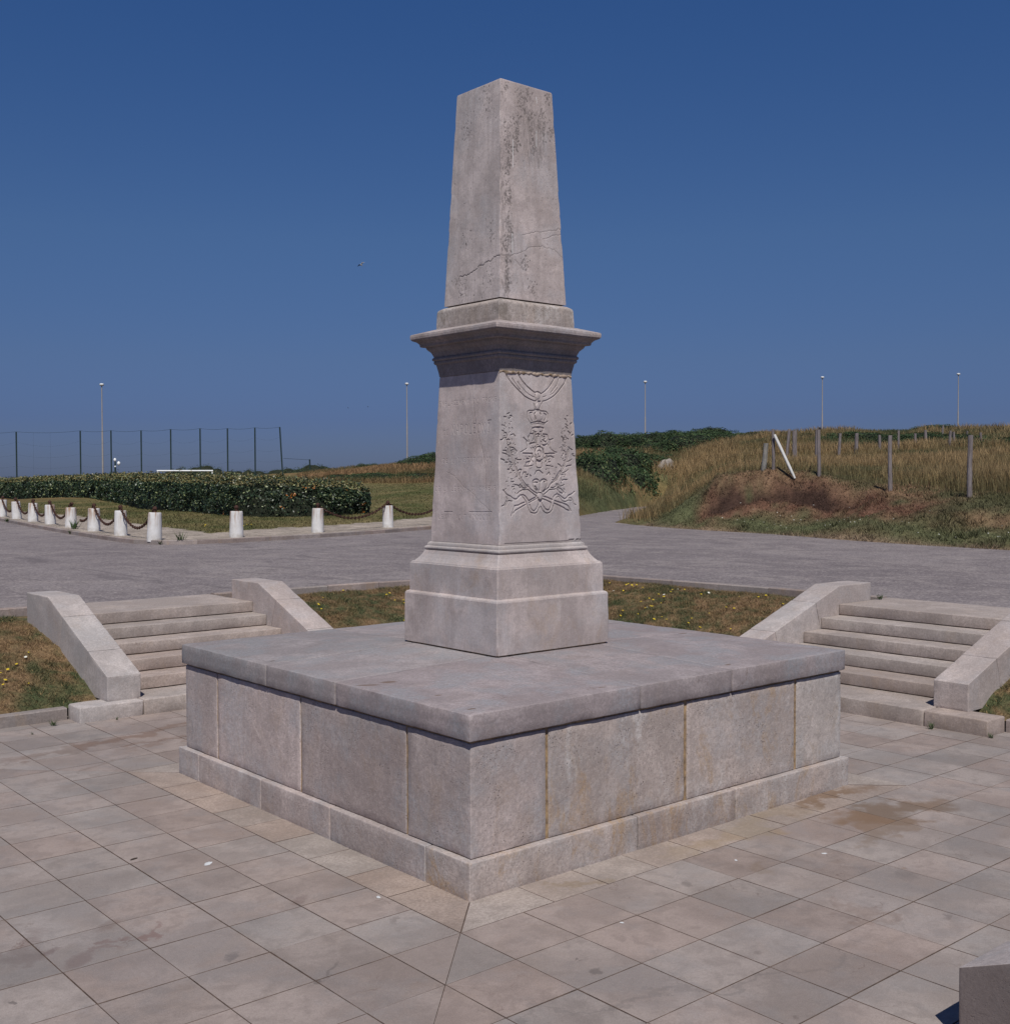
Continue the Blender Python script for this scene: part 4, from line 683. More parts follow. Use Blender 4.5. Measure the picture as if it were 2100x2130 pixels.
# ================================================================== STAIRCASES
def staircase(side, label, f0, fronts, crest_u, crest_z, back_u, h0, u_cheek, vin, vout, blk=True, extra=None, topz=.882, top_back=7.80):
    """side: 'y' leads out along +y, 'x' along +x, 'front' along -y. u runs outward, v across"""
    def W(P):
        P = np.asarray(P, float); u, v, z = P[:, 0], P[:, 1], P[:, 2]
        if side == 'y': return np.stack([v, u, z], 1)
        if side == 'x': return np.stack([u, -v, z], 1)
        return np.stack([v, -u, z], 1)
    flip = side in ('y',)
    t = empty('stone_staircase', tuple(W([[f0, 0, 0]])[0]), label, 'staircase')
    off = np.array(t.location)
    def put(name, lo, hi, fn=None, mat=M_step, r=.010, step=.10, seed=0, rough=.002, chip=1.2):
        def F2(P):
            if fn is not None: P = fn(P)
            return W(P) - off
        o = block(name, lo, hi, mat, t, r=r, step=step, rough=rough, chip=chip, fn=F2, seed=seed)
        if (side == 'y') or (side == 'x'): 
            o.data.flip_normals()
        return o
    n = len(fronts); rise = (topz - .163) / (n)
    # first step in three stones
    if blk:
        put('step', (f0, -vin - .03, -.02), (fronts[0] + .02, vin + .03, .163), seed=1)
        for sgn in (-1, 1):
            a, b = sorted((sgn * (vin + .036), sgn * 1.91)); put('base_stone', (f0 + .012, a, -.02), (f0 + .36, b, .160), mat=M_cheek if side == 'y' and sgn < 0 else M_step, seed=2 + sgn, r=.016)
    for k, u in enumerate(fronts):
        z1 = .163 + rise * (k + 1); nxt = fronts[k + 1] + .03 if k + 1 < n else top_back
        put('step', (u, -vin + .004, z1 - rise + .007), (nxt + .12, vin - .004, z1), seed=5 + k)
    # side walls, three stones each
    js = [u_cheek, u_cheek + .30 * (crest_u - u_cheek), u_cheek + .735 * (crest_u - u_cheek), back_u]
    sl = (crest_z - h0) / (crest_u - u_cheek)
    for sgn in (-1, 1):
        a, b = sorted((sgn * vin, sgn * vout))
        for q in range(3):
            u0, u1 = js[q], js[q + 1]; zb = .158 if (q == 0 and blk) else .0
            def fn(P, u0=u0, u1=u1, zb=zb, q=q):
                P = P.copy(); f = P[:, 2]; u = P[:, 0].copy()
                top = np.minimum(crest_z, h0 + sl * (u - u_cheek))
                # joints lean back, square to the slope
                lean0 = .0 if q == 0 else 1.0; lean1 = 0.0 if q == 2 else 1.0
                t_ = (u - u0) / (u1 - u0); z = zb + (top - zb) * f
                P[:, 0] = u + (lean0 * (1 - t_) + lean1 * t_) * (top - z) * sl * .9
                P[:, 2] = zb + (np.minimum(crest_z, h0 + sl * (u - u_cheek)) - zb) * f
                return P
            L = u1 - u0; D = np.array([L, b - a, 1.0])
            V, F = box_grid(L - .006, b - a, .9, .012, .09)
            # add a row at the crest so the ridge stays crisp
            Pn = V + np.array([u0 + .003, a, 0]); Pn[:, 2] = V[:, 2] / .9
            rr = .010 * (.5 + np.maximum(0, noise(Pn * [1, 1, .6] + q, 10, 4)) * 1.5)[:, None]
            Dm = np.array([L - .006, b - a, .9]); inner = np.clip(V, rr, Dm - rr); d = V - inner; ln = np.linalg.norm(d, axis=1, keepdims=True)
            V2 = np.where(ln > 1e-9, inner + d / np.maximum(ln, 1e-9) * rr, V) + np.array([u0 + .003, a, 0]); V2[:, 2] /= .9
            if q == 2:      # crisp ridge line
                k_ = np.abs(V2[:, 0] - crest_u) < .05; V2[k_, 0] = crest_u
            V3 = fn(V2); V3 += .0015 * noise(V3, 8, 5)[:, None]
            Fq = F[:, ::-1] if side in ('y', 'x') else F
            mesh('side_wall_stone', W(V3) - off, np.ascontiguousarray(Fq), M_grimy if side == 'front' else M_cheek, t, smooth=True)
    return t
staircase('y', 'stone staircase on the left leading from the sunken court up to the road', 4.53, [5.10, 5.475, 5.85, 6.235, 6.615], 6.47, 1.14, 7.22, .422, 4.69, 1.190, 1.560)
staircase('x', 'stone staircase on the right with its near side wall cut by the picture edge', 4.50, [5.16, 5.55, 5.93, 6.31, 6.71], 6.72, 1.117, 7.46, .437, 4.766, 1.201, 1.575)
staircase('front', 'nearest staircase, only the grey end of one side wall showing at lower right corner', 4.745, [5.16, 5.55, 5.93, 6.31, 6.71], 6.55, 1.06, 7.46, .330, 4.745, .955, 1.395, blk=False)

# ================================================================== GROUND FUNCTIONS
CT = np.array(CTRL)
_A = CT[:, :2] / 30.0
_D = np.linalg.norm(_A[:, None] - _A[None], axis=2)
_n = len(CT); _M = np.zeros((_n + 3, _n + 3)); _M[:_n, :_n] = _D + np.eye(_n) * .004; _M[:_n, _n] = 1; _M[:_n, _n + 1:] = _A; _M[_n, :_n] = 1; _M[_n + 1:, :_n] = _A.T
_w = np.linalg.solve(_M, np.concatenate([CT[:, 2], [0, 0, 0]]))
def rbf(x, y):
    out = np.zeros(len(x))
    for k in range(0, len(x), 20000):
        q = np.stack([x[k:k + 20000], y[k:k + 20000]], 1) / 30.0
        d = np.linalg.norm(q[:, None] - _A[None], axis=2); out[k:k + 20000] = d @ _w[:_n] + _w[_n] + q @ _w[_n + 1:]
    return out
KERB = [(9.3, 50.0), (8.25, 41.0), (7.3, 35.0), (6.45, 29.3), (5.95, 25.4), (5.66, 22.6), (5.58, 21.4), (5.65, 20.6), (5.95, 20.05), (6.5, 19.8), (7.3, 19.7), (8.9, 19.95), (11.0, 20.45), (13.4, 21.3), (15.8, 22.3), (18.3, 23.4), (20.8, 24.6)]
ROAD = KERB + [(24.5, 26.3), (28.4, 28.3), (34.9, 32.7), (40, 36.0), (46.5, 39.7), (43.5, 37.2), (37.0, 31.6), (31.2, 27.2), (26.6, 23.9), (24.2, 22.2), (22.9, 19.9), (21.9, 17.0), (21.3, 14.2), (20.7, 11.9), (19.9, 9.6), (19.25, 7.2), (18.9, 4.8), (18.6, 0), (18.5, -30), (-60, -30), (-60, 50)]
def sdf(x, y, poly):
    P = np.stack([x, y], 1); d = np.full(len(x), 1e9); ins = np.zeros(len(x), bool); n = len(poly)
    for i in range(n):
        a = np.array(poly[i], float); b = np.array(poly[(i + 1) % n], float); d = np.minimum(d, seg_dist(P, a, b))
        if a[1] != b[1]:
            c_ = ((a[1] > y) != (b[1] > y)) & (x < (b[0] - a[0]) * (y - a[1]) / (b[1] - a[1]) + a[0]); ins ^= c_
    return np.where(ins, -d, d)
def line_dist(x, y, pts):
    P = np.stack([x, y], 1); d = np.full(len(x), 1e9)
    for a, b in zip(pts[:-1], pts[1:]): d = np.minimum(d, seg_dist(P, a, b))
    return d
def road_z(x, y):
    return .876 - .040 * np.exp(-((x - 6.9) ** 2 + (y - 7.0) ** 2) / 5.5)
CRX = np.array(CREST)
AZ = lambda px: math.atan2(*((CF + CR * ((px - 1050) / 2392.4)).yx))
def terrain(x, y, sd=None):
    if sd is None: sd = sdf(x, y, ROAD)
    z = rbf(x, y)
    dist = np.hypot(x - CAM.x, y - CAM.y)
    z = z + .10 * fbm(x, y, .12, 3) * np.clip((dist - 40) / 20, 0, 1)
    far = np.clip((dist - 150) / 90, 0, 1); z = z * (1 - far) + (-2) * far
    far = np.clip((dist - 260) / 120, 0, 1); z = z * (1 - far) + (-62) * far
    # bank above the road on the right: lumpy turf, worn hollow under the crest
    cd = line_dist(x, y, [tuple(p) for p in CREST]); nearer = dist < np.interp(np.arctan2(y - CAM.y, x - CAM.x), np.sort(np.arctan2(CRX[:, 1] - CAM.y, CRX[:, 0] - CAM.x)), np.hypot(CRX[:, 0] - CAM.x, CRX[:, 1] - CAM.y)[np.argsort(np.arctan2(CRX[:, 1] - CAM.y, CRX[:, 0] - CAM.x))])
    s_ = np.where(nearer, cd, -cd)
    az = (np.arctan2(y - CAM.y, x - CAM.x)); t_ = (az - .10) 
    along = np.clip((az - AZ(1800)) / (AZ(1700) - AZ(1800)), 0, 1) * np.clip((AZ(1465) - az) / (AZ(1465) - AZ(1510)), 0, 1)
    lump = fbm(x, y, .9, 21) * .17 + fbm(x, y, 2.6, 31) * .11
    band = np.exp(-((s_ - 1.3) / 1.5) ** 2)
    z = z + lump * band
    z = z - along ** .5 * .55 * np.exp(-((s_ - .75 - .3 * fbm(x, y, .8, 5)) / .38) ** 2) * (1 + .6 * fbm(x, y, 2.2, 8)) + .12 * along * np.exp(-((s_ + .1) / .5) ** 2)
    # road bed and kerb side lawn
    kd = line_dist(x, y, KERB)
    z = np.where((kd < 3.2) & (sd > 0), .985 + (z - .985) * np.clip((kd - 1.0) / 2.2, 0, 1), z)
    edge = np.clip(sd / .25, 0, 1) + 0
    wob = .12 * fbm(x, y, 1.2, 9)
    z = np.where((kd < 1.0) & (sd > 0), z - .06 * np.clip((1.0 - kd) / .5, 0, 1), z)
    z = np.where(sd > (.10 * (kd < .6)), np.where(kd < .6, z, .84 + (z - .84) * np.clip((sd + wob) / .45, 0, 1)), .70)
    hole = (np.maximum(np.abs(x), np.abs(y)) < 12)
    return np.where(hole, -.6, z), s_, along, kd, cd

# ================================================================== TERRAIN SHEET
def axis_pts(a, b, lo, hi, step, far):
    core = np.arange(lo, hi + step / 2, step); out = [core]
    x = lo; s_ = step; L = []
    while x > a: s_ *= 1.22; x -= s_; L.append(x)
    out.insert(0, np.array(L[::-1])); x = hi; s_ = step; L = []
    while x < b: s_ *= 1.22; x += s_; L.append(x)
    out.append(np.array(L)); return np.concatenate(out)
GX = np.unique(np.concatenate([axis_pts(-2500, 2500, 3, 34, .22, 0), np.arange(34, 75, .6)])); GY = np.unique(np.concatenate([axis_pts(-2500, 2500, -2, 36, .25, 0), np.arange(36, 75, .7)]))
XX, YY = np.meshgrid(GX, GY); X1, Y1 = XX.ravel(), YY.ravel()
SD = sdf(X1, Y1, ROAD); Z1, S1, AL1, KD1, CD1 = terrain(X1, Y1, SD)
def ground_colour(x, y, sd, s_, al, kd, cd):
    n = len(x); dist = np.hypot(x - CAM.x, y - CAM.y)
    a = fbm(x, y, .10, 41); b = fbm(x, y, .5, 51); c_ = fbm(x, y, 1.7, 61)
    gold = np.array([.200, .128, .058]); green = np.array([.064, .070, .032]); soil = np.array([.120, .066, .042]); lawn = np.array([.195, .150, .074]); sand = np.array([.33, .275, .235]); dark = np.array([.048, .028, .022])
    f = np.clip(.5 + a * 1.1 + b * .6, 0, 1)[:, None]; C = gold * f + green * (1 - f)
    # mown lawn on the left
    az = np.arctan2(y - CAM.y, x - CAM.x); left = np.clip((az - .80) / .06, 0, 1)
    ln = left * np.clip((76 - dist) / 6, 0, 1) * (kd < 200); g_ = np.clip(.35 + c_ * .5 + b * .6, 0, 1)[:, None]
    L_ = lawn * g_ + np.array([.085, .088, .034]) * (1 - g_); C = C * (1 - ln[:, None]) + L_ * ln[:, None]
    sa = ((kd + .35 * c_ < 2.6) & (sd > 0)) ; C = np.where(sa[:, None], sand * (1 + .2 * c_[:, None]), C)
    # bank
    bk = np.clip((4.3 - np.abs(s_ - 1.8)) / 1.0, 0, 1) * np.clip((cd < 6), 0, 1) * (1 - left) * (s_ > -1.6)
    t_ = np.clip(.52 + b * .9 + c_ * .9, 0, 1)[:, None]; B = np.array([.200, .128, .078]) * t_ + np.array([.084, .080, .042]) * (1 - t_)
    C = C * (1 - bk[:, None]) + B * bk[:, None]
    strip = np.clip(1 - np.abs(sd - .9) / 1.1, 0, 1) * (kd > 4) * (1 - left); C = C * (1 - strip[:, None]) + np.array([.098, .104, .052]) * strip[:, None]
    hi_ = fbm(x, y, 5.0, 66, 2); az_ = np.arctan2(y - CAM.y, x - CAM.x); er = np.clip(al ** .5 * np.exp(-((s_ - .8 - .25 * b) / .45) ** 2) * (2.2 + c_ * 2.0 + b * 1.0 + hi_ * 1.5) - .45, 0, .95); er2 = np.clip(np.clip((az_ - AZ(2010)) / (AZ(1800) - AZ(2010)), 0, 1) * np.clip((AZ(1440) - az_) / .01, 0, 1) * np.exp(-((s_ - 1.0 - .3 * b) / .75) ** 2) * (1.3 + c_ * 1.6 + hi_ * .9), 0, .85); C = C * (1 - er2[:, None]) + np.array([.145, .072, .050]) * er2[:, None]; C = C * (1 - er[:, None]) + dark * er[:, None]
    ed_ = np.clip(1 - sd / .35, 0, 1) * (kd > 3) * (dist < 40); C = C * (1 - ed_[:, None]) + np.array([.24, .17, .12]) * ed_[:, None]
    return C
COL = ground_colour(X1, Y1, SD, S1, AL1, KD1, CD1)
n = len(GX); I = np.arange(len(X1)).reshape(len(GY), n); Q = np.stack([I[:-1, :-1], I[:-1, 1:], I[1:, 1:], I[1:, :-1]], -1).reshape(-1, 4)
o = mesh('grassland_terrain', np.stack([X1, Y1, Z1], 1), Q, M_ground, smooth=True, col=COL); tag(o, kind='structure')
sea = mesh('sea', [(-90000, -90000, -56), (90000, -90000, -56), (90000, 90000, -56), (-90000, 90000, -56)], [(0, 1, 2, 3)], M_sea); tag(sea, kind='structure')

# road surface: grid with a square opening for the sunken court
KX0, KX1, KY0, KY1 = -7.75, 7.78, -7.75, 7.80
gx = np.unique(np.round(np.concatenate([np.linspace(-60, KX0, 8), np.linspace(KX0, KX1, 21), np.linspace(KX1, 14, 9), np.linspace(14, 50, 12)]), 4))
gy = np.unique(np.round(np.concatenate([np.linspace(-30, KY0, 6), np.linspace(KY0, KY1, 21), np.linspace(KY1, 14, 9), np.linspace(14, 50, 12)]), 4))
RX, RY = np.meshgrid(gx, gy); rx, ry = RX.ravel(), RY.ravel(); I = np.arange(len(rx)).reshape(len(gy), len(gx))
Q = np.stack([I[:-1, :-1], I[:-1, 1:], I[1:, 1:], I[1:, :-1]], -1).reshape(-1, 4); cx = rx[Q].mean(1); cy = ry[Q].mean(1)
Q = Q[~((cx > KX0) & (cx < KX1) & (cy > KY0) & (cy < KY1))]
RV = np.stack([rx, ry, road_z(rx, ry)], 1)
RP = np.array([(-1.22, 7.15, .870), (1.22, 7.15, .870), (1.22, 7.80, .8755), (-1.22, 7.80, .8755), (7.40, -1.23, .870), (7.78, -1.23, .8755), (7.78, 1.23, .8755), (7.40, 1.23, .870)]); k0 = len(RV)
RV = np.concatenate([RV, RP]); Q = np.concatenate([Q, [[k0, k0 + 1, k0 + 2, k0 + 3], [k0 + 4, k0 + 5, k0 + 6, k0 + 7]]])
o = mesh('road', RV, Q, M_road); tag(o, kind='structure')
# faint worn white strokes of old paint on the road (left of the monument)
def strip_xy(name, pts, w, mat, dz=.004):
    V, F = [], []
    for i, p in enumerate(pts):
        a = np.array(pts[max(0, i - 1)]); b = np.array(pts[min(len(pts) - 1, i + 1)]); d = (b - a) / np.linalg.norm(b - a); nn = np.array([-d[1], d[0]]) * w / 2
        for s_ in (1, -1): q = np.array(p) + nn * s_; V.append((q[0], q[1], float(road_z(np.array([q[0]]), np.array([q[1]]))[0]) + dz))
        if i: F.append((2 * i - 2, 2 * i - 1, 2 * i + 1, 2 * i))
    return mesh(name, V, F, mat)
s = NT('worn_white_paint'); nn_ = s.noise(9, 5, .8); s.base(s.mix(s.rng(nn_, .45, .6), (.19, .16, .162), (.30, .27, .26))); M_wpaint = s.m
o = strip_xy('road_marking', [(6.2, 16.6), (8.0, 16.35), (9.6, 16.3), (11.2, 16.5)], .10, M_wpaint); tag(o, kind='structure')

# ================================================================== SUNKEN LAWNS (turf slopes round the court)
def slope_z(m):
    return np.interp(m, [4.94, 5.02, 5.15, 5.35, 6.1, 6.9, 7.6, 8.2], [.09, .15, .21, .30, .57, .735, .79, .79])
def lawn_slope(name, side):
    if side == 'x': u = np.arange(4.95, 7.74, .06); v = np.concatenate([np.arange(-7.7, -1.57, .08), [-1.57, -1.5, -1.4, -1.3, -1.21], [1.21, 1.3, 1.4, 1.5, 1.57], np.arange(1.65, 7.75, .08)])
    else: u = np.arange(4.95, 7.76, .06); v = np.concatenate([np.arange(-7.7, -1.55, .08), [-1.55, -1.5, -1.4, -1.3, -1.20], [1.20, 1.3, 1.4, 1.5, 1.55], np.arange(1.63, 7.75, .08)])
    U, V_ = np.meshgrid(u, v); U, V_ = U.ravel(), V_.ravel(); x, y = (U, V_) if side == 'x' else (V_, U)
    m = np.maximum(np.abs(x), np.abs(y)); z = slope_z(m) + .02 * fbm(x, y, 2.5, 7) + .014 * noise2(x, y, 9, 5)
    I = np.arange(len(U)).reshape(len(v), len(u)); Q = np.stack([I[:-1, :-1], I[:-1, 1:], I[1:, 1:], I[1:, :-1]], -1).reshape(-1, 4)
    ok = ((np.abs(V_[Q].mean(1)) > 1.56) | ((U[Q].mean(1) > 7.26) & (np.abs(V_[Q].mean(1)) > 1.2))) & (np.abs(V_[Q]).max(1) - np.abs(V_[Q]).min(1) < .3)
    other = V_[Q].mean(1); ok &= ~(np.abs(other) > U[Q].mean(1) + .04)      # meet the neighbouring slope on the corner line
    Q = Q[ok]; Q = Q if side == 'x' else Q[:, ::-1]
    C = lawn_colour(x, y)
    o = mesh(name, np.stack([x, y, z], 1), np.ascontiguousarray(Q), M_turf, smooth=True, col=C); tag(o, kind='structure')
def lawn_colour(x, y):
    a = fbm(x, y, .9, 71); b = fbm(x, y, 3.5, 75); d_ = fbm(x, y, 13, 78, 2); t_ = np.clip(.50 + a * .75 + b * .8 + d_ * .75, 0, 1)[:, None]
    return np.array([.205, .132, .074]) * t_ + np.array([.066, .076, .036]) * (1 - t_)
lawn_slope('lawn_slope', 'x'); lawn_slope('lawn_slope', 'y')
# near and left slopes (out of frame, simple turf)
for nm, P in (('lawn_slope', [(-7.7, -7.7, .79), (7.7, -7.7, .79), (5, -5, .05), (-5, -5, .05)]), ('lawn_slope', [(-7.7, 7.7, .79), (-7.7, -7.7, .79), (-5, -5, .05), (-5, 5, .05)])):
    o = mesh(nm, P, [(0, 1, 2, 3)], M_turf, col=np.tile([.11, .085, .04], (4, 1))); tag(o, kind='structure')

def kerb_run(name, pts, w, zt, zb, L, mat, ztf=None, seed=0, label=None):
    """a line of separate kerb stones"""
    root = empty(name, (pts[0][0], pts[0][1], 0), kind='structure'); off = np.array(root.location)
    P = [np.array(p, float) for p in pts]; seg = [np.linalg.norm(b - a) for a, b in zip(P[:-1], P[1:])]; tot = sum(seg)
    cum = np.concatenate([[0], np.cumsum(seg)])
    def at(s_):
        s_ = np.clip(s_, 0, tot); return np.array([np.interp(s_, cum, [p[0] for p in P]), np.interp(s_, cum, [p[1] for p in P])])
    n = max(1, int(round(tot / L))); ll = tot / n
    for i in range(n):
        a, b = at(i * ll + .004), at((i + 1) * ll - .004); d = (b - a) / np.linalg.norm(b - a); nn = np.array([-d[1], d[0]]) * w
        za = zt if ztf is None else ztf(a); zb_ = zt if ztf is None else ztf(b); zj = random.uniform(-.004, .004); r = .012
        sec = [(0, zb), (0, -r), (r, 0), (w - r, 0), (w, -r), (w, zb)]
        V = []
        for q, z_ in ((a, za), (b, zb_)):
            for (o_, h) in sec: p = q + nn / w * o_; V.append((p[0], p[1], (h if h == zb else z_ + zj + h)))
        m = len(sec); F = [(k, k + 1, m + k + 1, m + k) for k in range(m - 1)] + [tuple(range(m))[::-1], tuple(range(m, 2 * m))]
        me = bpy.data.meshes.new('kerb_stone'); me.from_pydata([tuple(np.array(v) - off) for v in V], [], F); me.update(); me.materials.append(mat)
        bm = bmesh.new(); bm.from_mesh(me); bmesh.ops.recalc_face_normals(bm, faces=bm.faces); bm.to_mesh(me); bm.free()
        link(bpy.data.objects.new('kerb_stone', me), root)
    return root
kz = lambda p: float(road_z(np.array([p[0]]), np.array([p[1]]))[0]) + .016
kerb_run('upper_kerb', [(1.22, KY1), (KX1, KY1)], .13, .89, .5, .95, M_kerb, kz); kerb_run('upper_kerb', [(-7.75, KY1), (-1.22, KY1)], .13, .89, .5, .95, M_kerb, kz)
kerb_run('upper_kerb', [(KX1, KY1 - .01), (KX1, 1.23)], .13, .89, .5, .95, M_kerb, kz); kerb_run('upper_kerb', [(KX1, -1.23), (KX1, -7.75)], .13, .89, .5, .95, M_kerb, kz)
kerb_run('lower_kerb', [(-1.93, 4.84), (-4.95, 4.84)][::-1], .13, .125, -.05, .9, M_kerb); kerb_run('lower_kerb', [(1.93, 4.84), (4.95, 4.84)], .13, .125, -.05, .9, M_kerb)
kerb_run('lower_kerb', [(4.86, 4.83), (4.86, 1.915)], .13, .125, -.05, .9, M_kerb); kerb_run('lower_kerb', [(4.86, -1.915), (4.86, -4.9)], .13, .125, -.05, .9, M_kerb)
kerb_run('lower_kerb', [(-4.95, 4.8), (-4.95, -4.8)][::-1], .13, .125, -.05, .9, M_kerb)
kerb_run('road_kerb', KERB, .14, .985, .7, 1.0, M_kerb)
def offset_line(pts, o_):
    out = []
    for i, p in enumerate(pts):
        a = np.array(pts[max(0, i - 1)], float); b = np.array(pts[min(len(pts) - 1, i + 1)], float); d = (b - a) / np.linalg.norm(b - a); out.append(np.array(p) + np.array([-d[1], d[0]]) * o_)
    return out
dense = [tuple(np.array(a) + (np.array(b) - np.array(a)) * t_) for a, b in zip(KERB[:-1], KERB[1:]) for t_ in np.linspace(0, 1, max(2, int(math.dist(a, b) / .4)))[:-1]] + [KERB[-1]]
A_, B_ = offset_line(dense, .135), offset_line(dense, 1.25); VV, FF = [], []
for i, (p, q) in enumerate(zip(A_, B_)):
    for k in range(5): w_ = p + (q - p) * k / 4; VV.append((w_[0], w_[1], .983 + .006 * math.sin(i * 1.7 + k) - (.03 if k == 4 else 0)))
    if i: FF += [(5 * i - 5 + k, 5 * i - 4 + k, 5 * i + k + 1, 5 * i + k) for k in range(4)]
VV = np.array(VV); o = mesh('sandy_verge', VV, FF, M_ground, smooth=True, col=np.array([.33, .275, .235]) * (1 + .22 * fbm(VV[:, 0], VV[:, 1], 1.7, 61))[:, None]); tag(o, kind='structure')

# ================================================================== GRASS, STUFF
def blades(name, x, y, z, h, w, lean, C, mat=M_blade, kind='stuff', tipc=1.25, seg=1):
    n = len(x); an = RNG.uniform(0, 2 * math.pi, n); wx, wy = np.cos(an) * w / 2, np.sin(an) * w / 2
    la = RNG.uniform(0, 2 * math.pi, n); lx, ly = np.cos(la) * lean * h + .0, np.sin(la) * lean * h
    b0 = np.stack([x - wx, y - wy, z], 1); b1 = np.stack([x + wx, y + wy, z], 1); tp = np.stack([x + lx, y + ly, z + h], 1)
    if seg == 1:
        V = np.stack([b0, b1, tp], 1).reshape(-1, 3); F = np.arange(3 * n).reshape(n, 3); CC = np.repeat(C, 3, 0); CC[2::3] *= tipc
    else:
        m0 = np.stack([x - wx * .8 + lx * .35, y - wy * .8 + ly * .35, z + h * .6], 1); m1 = m0 + np.stack([wx, wy, wx * 0], 1) * 1.6
        V = np.stack([b0, b1, m0, m1, tp], 1).reshape(-1, 3); k = np.arange(n)[:, None] * 5
        F = np.concatenate([k + [0, 1, 3], k + [0, 3, 2], k + [2, 3, 4]], 0); CC = np.repeat(C, 5, 0); CC[4::5] *= tipc
    o = mesh(name, V, F, mat, col=np.clip(CC, 0, 1)); tag(o, kind=kind); return o
# turf on the slopes of the court
def slope_pts(n, side, vmin, vmax):
    u = RNG.uniform(4.98, 7.72, n); v = RNG.uniform(vmin, vmax, n); k = np.abs(v) < u + .05; u, v = u[k], v[k]
    return (u, v) if side == 'x' else (v, u)
for side, a, b, nn_ in (('x', 1.6, 7.7, 100000), ('y', 1.58, 7.7, 90000), ('y', -5.2, -1.58, 60000), ('x', -3.2, -1.6, 20000)):
    x, y = slope_pts(nn_, side, a, b); m = np.maximum(np.abs(x), np.abs(y)); z = slope_z(m) - .004 + .02 * fbm(x, y, 2.5, 7)
    C = lawn_colour(x, y); j = RNG.uniform(0, 1, len(x)); straw = np.array([.27, .18, .085]); C = np.where((j < .14)[:, None], straw * RNG.uniform(.6, 1.3, (len(x), 1)), C * RNG.uniform(.35, 1.7, (len(x), 1)))
    clump = np.clip(fbm(x, y, 5, 91) * .5 + .6, .2, 1.2)
    blades('turf_grass', x, y, z, RNG.uniform(.015, .05, len(x)) * np.clip(clump + .3, .5, 1.2), RNG.uniform(.004, .010, len(x)), .9, C)
# dandelions and daisies on the slopes
def flowers(name, x, y, z, r, col, n_p=7):
    V, F, C = [], [], []
    for i in range(len(x)):
        k = len(V); V.append((x[i], y[i], z[i] + r[i] * .3)); a0 = random.random() * 6
        tx, ty = random.uniform(-.35, .1), random.uniform(-.45, .0)
        for q in range(n_p * 2):
            a = a0 + q * math.pi / n_p; rr = r[i] * (1 if q % 2 else .72); dx, dy = rr * math.cos(a), rr * math.sin(a); V.append((x[i] + dx, y[i] + dy, z[i] + dx * -tx * 1.2 + dy * -ty * 1.2))
        for q in range(n_p * 2): F.append((k, k + 1 + q, k + 1 + (q + 1) % (n_p * 2)))
        C += [np.array(col[i]) * .8] + [np.array(col[i])] * (n_p * 2)
    o = mesh(name, np.array(V), np.array(F), M_petal, col=np.array(C)); tag(o, kind='stuff'); return o
YEL = (.62, .44, .03)
fx, fy, fr_, fc = [], [], [], []
for side, a, b, nn_ in (('x', 1.65, 7.4, 85), ('y', 1.6, 7.4, 60), ('y', -4.2, -1.7, 22)):
    for _ in range(nn_):
        if random.random() < .6 and fx and side != 'z': px_, py_ = fx[-1] + random.gauss(0, .15), fy[-1] + random.gauss(0, .15)
        else: px_, py_ = (random.uniform(5.1, 7.6), random.uniform(a, b)) if side == 'x' else (random.uniform(a, b), random.uniform(5.1, 7.65))
        u_, v_ = (px_, py_) if side == 'x' else (py_, px_)
        if not (5.0 < u_ < 7.7 and a < v_ < b): continue
        fx.append(px_); fy.append(py_); fr_.append(random.uniform(.010, .021)); fc.append(YEL if random.random() < .88 else (.7, .68, .6))
fx, fy = np.array(fx), np.array(fy); flowers('dandelion_flowers', fx, fy, slope_z(np.maximum(abs(fx), abs(fy))) + .035, fr_, fc)

# far grassland
def scatter(n, x0, x1, y0, y1, cond):
    x = RNG.uniform(x0, x1, n); y = RNG.uniform(y0, y1, n); k = cond(x, y); return x[k], y[k]
def polar(n, az0, az1, d0, d1, p=1.0):
    """points in a sector seen from the visitor's side of the court, denser near"""
    az = RNG.uniform(az0, az1, n); d = d0 + (d1 - d0) * RNG.uniform(0, 1, n) ** p; return CAM.x + np.cos(az) * d, CAM.y + np.sin(az) * d
def full(x, y):
    sd = sdf(x, y, ROAD); z, s_, al, kd, cd = terrain(x, y, sd); return sd, z, s_, al, kd, cd
x, y = polar(265000, AZ(2500), AZ(1180), 30, 100, 1.15)
sd, z, s_, al, kd, cd = full(x, y); k = (sd > .2 + .5 * RNG.uniform(0, 1, len(x))) & (s_ < .1) & (z > .5); 
x, y, z, s_, cd, sd = x[k], y[k], z[k], s_[k], cd[k], sd[k]
C = ground_colour(x, y, sd, s_, al[k], kd[k], cd); pat = fbm(x, y, .35, 101)
dist = np.hypot(x - CAM.x, y - CAM.y); gold = np.array([.30, .205, .105]); grn = np.array([.085, .094, .046]); gr = np.clip(.56 + fbm(x, y, .11, 41) * 1.2 + pat * 1.3, 0, 1)
nearc = np.exp(-(np.clip(-s_, 0, 9) / 1.3) ** 2); gr = gr * (1 - .8 * nearc)
C = gold * gr[:, None] + grn * (1 - gr[:, None]); C *= RNG.uniform(.6, 1.35, (len(x), 1))
hh = np.where(-s_ < .5, .12, np.where(gr > .5, .55, .38)) * RNG.uniform(.5, 1.15, len(x)) * np.clip(.9 + pat * .6, .4, 1.4)
blades('meadow_grass', x, y, z - .03, hh, RNG.uniform(.014, .032, len(x)) * dist / 55, .32, C, seg=2, tipc=1.2)
x, y = polar(90000, AZ(1225), AZ(620), 60, 112, 1.1); sd, z, s_, al, kd, cd = full(x, y); dist = np.hypot(x - CAM.x, y - CAM.y)
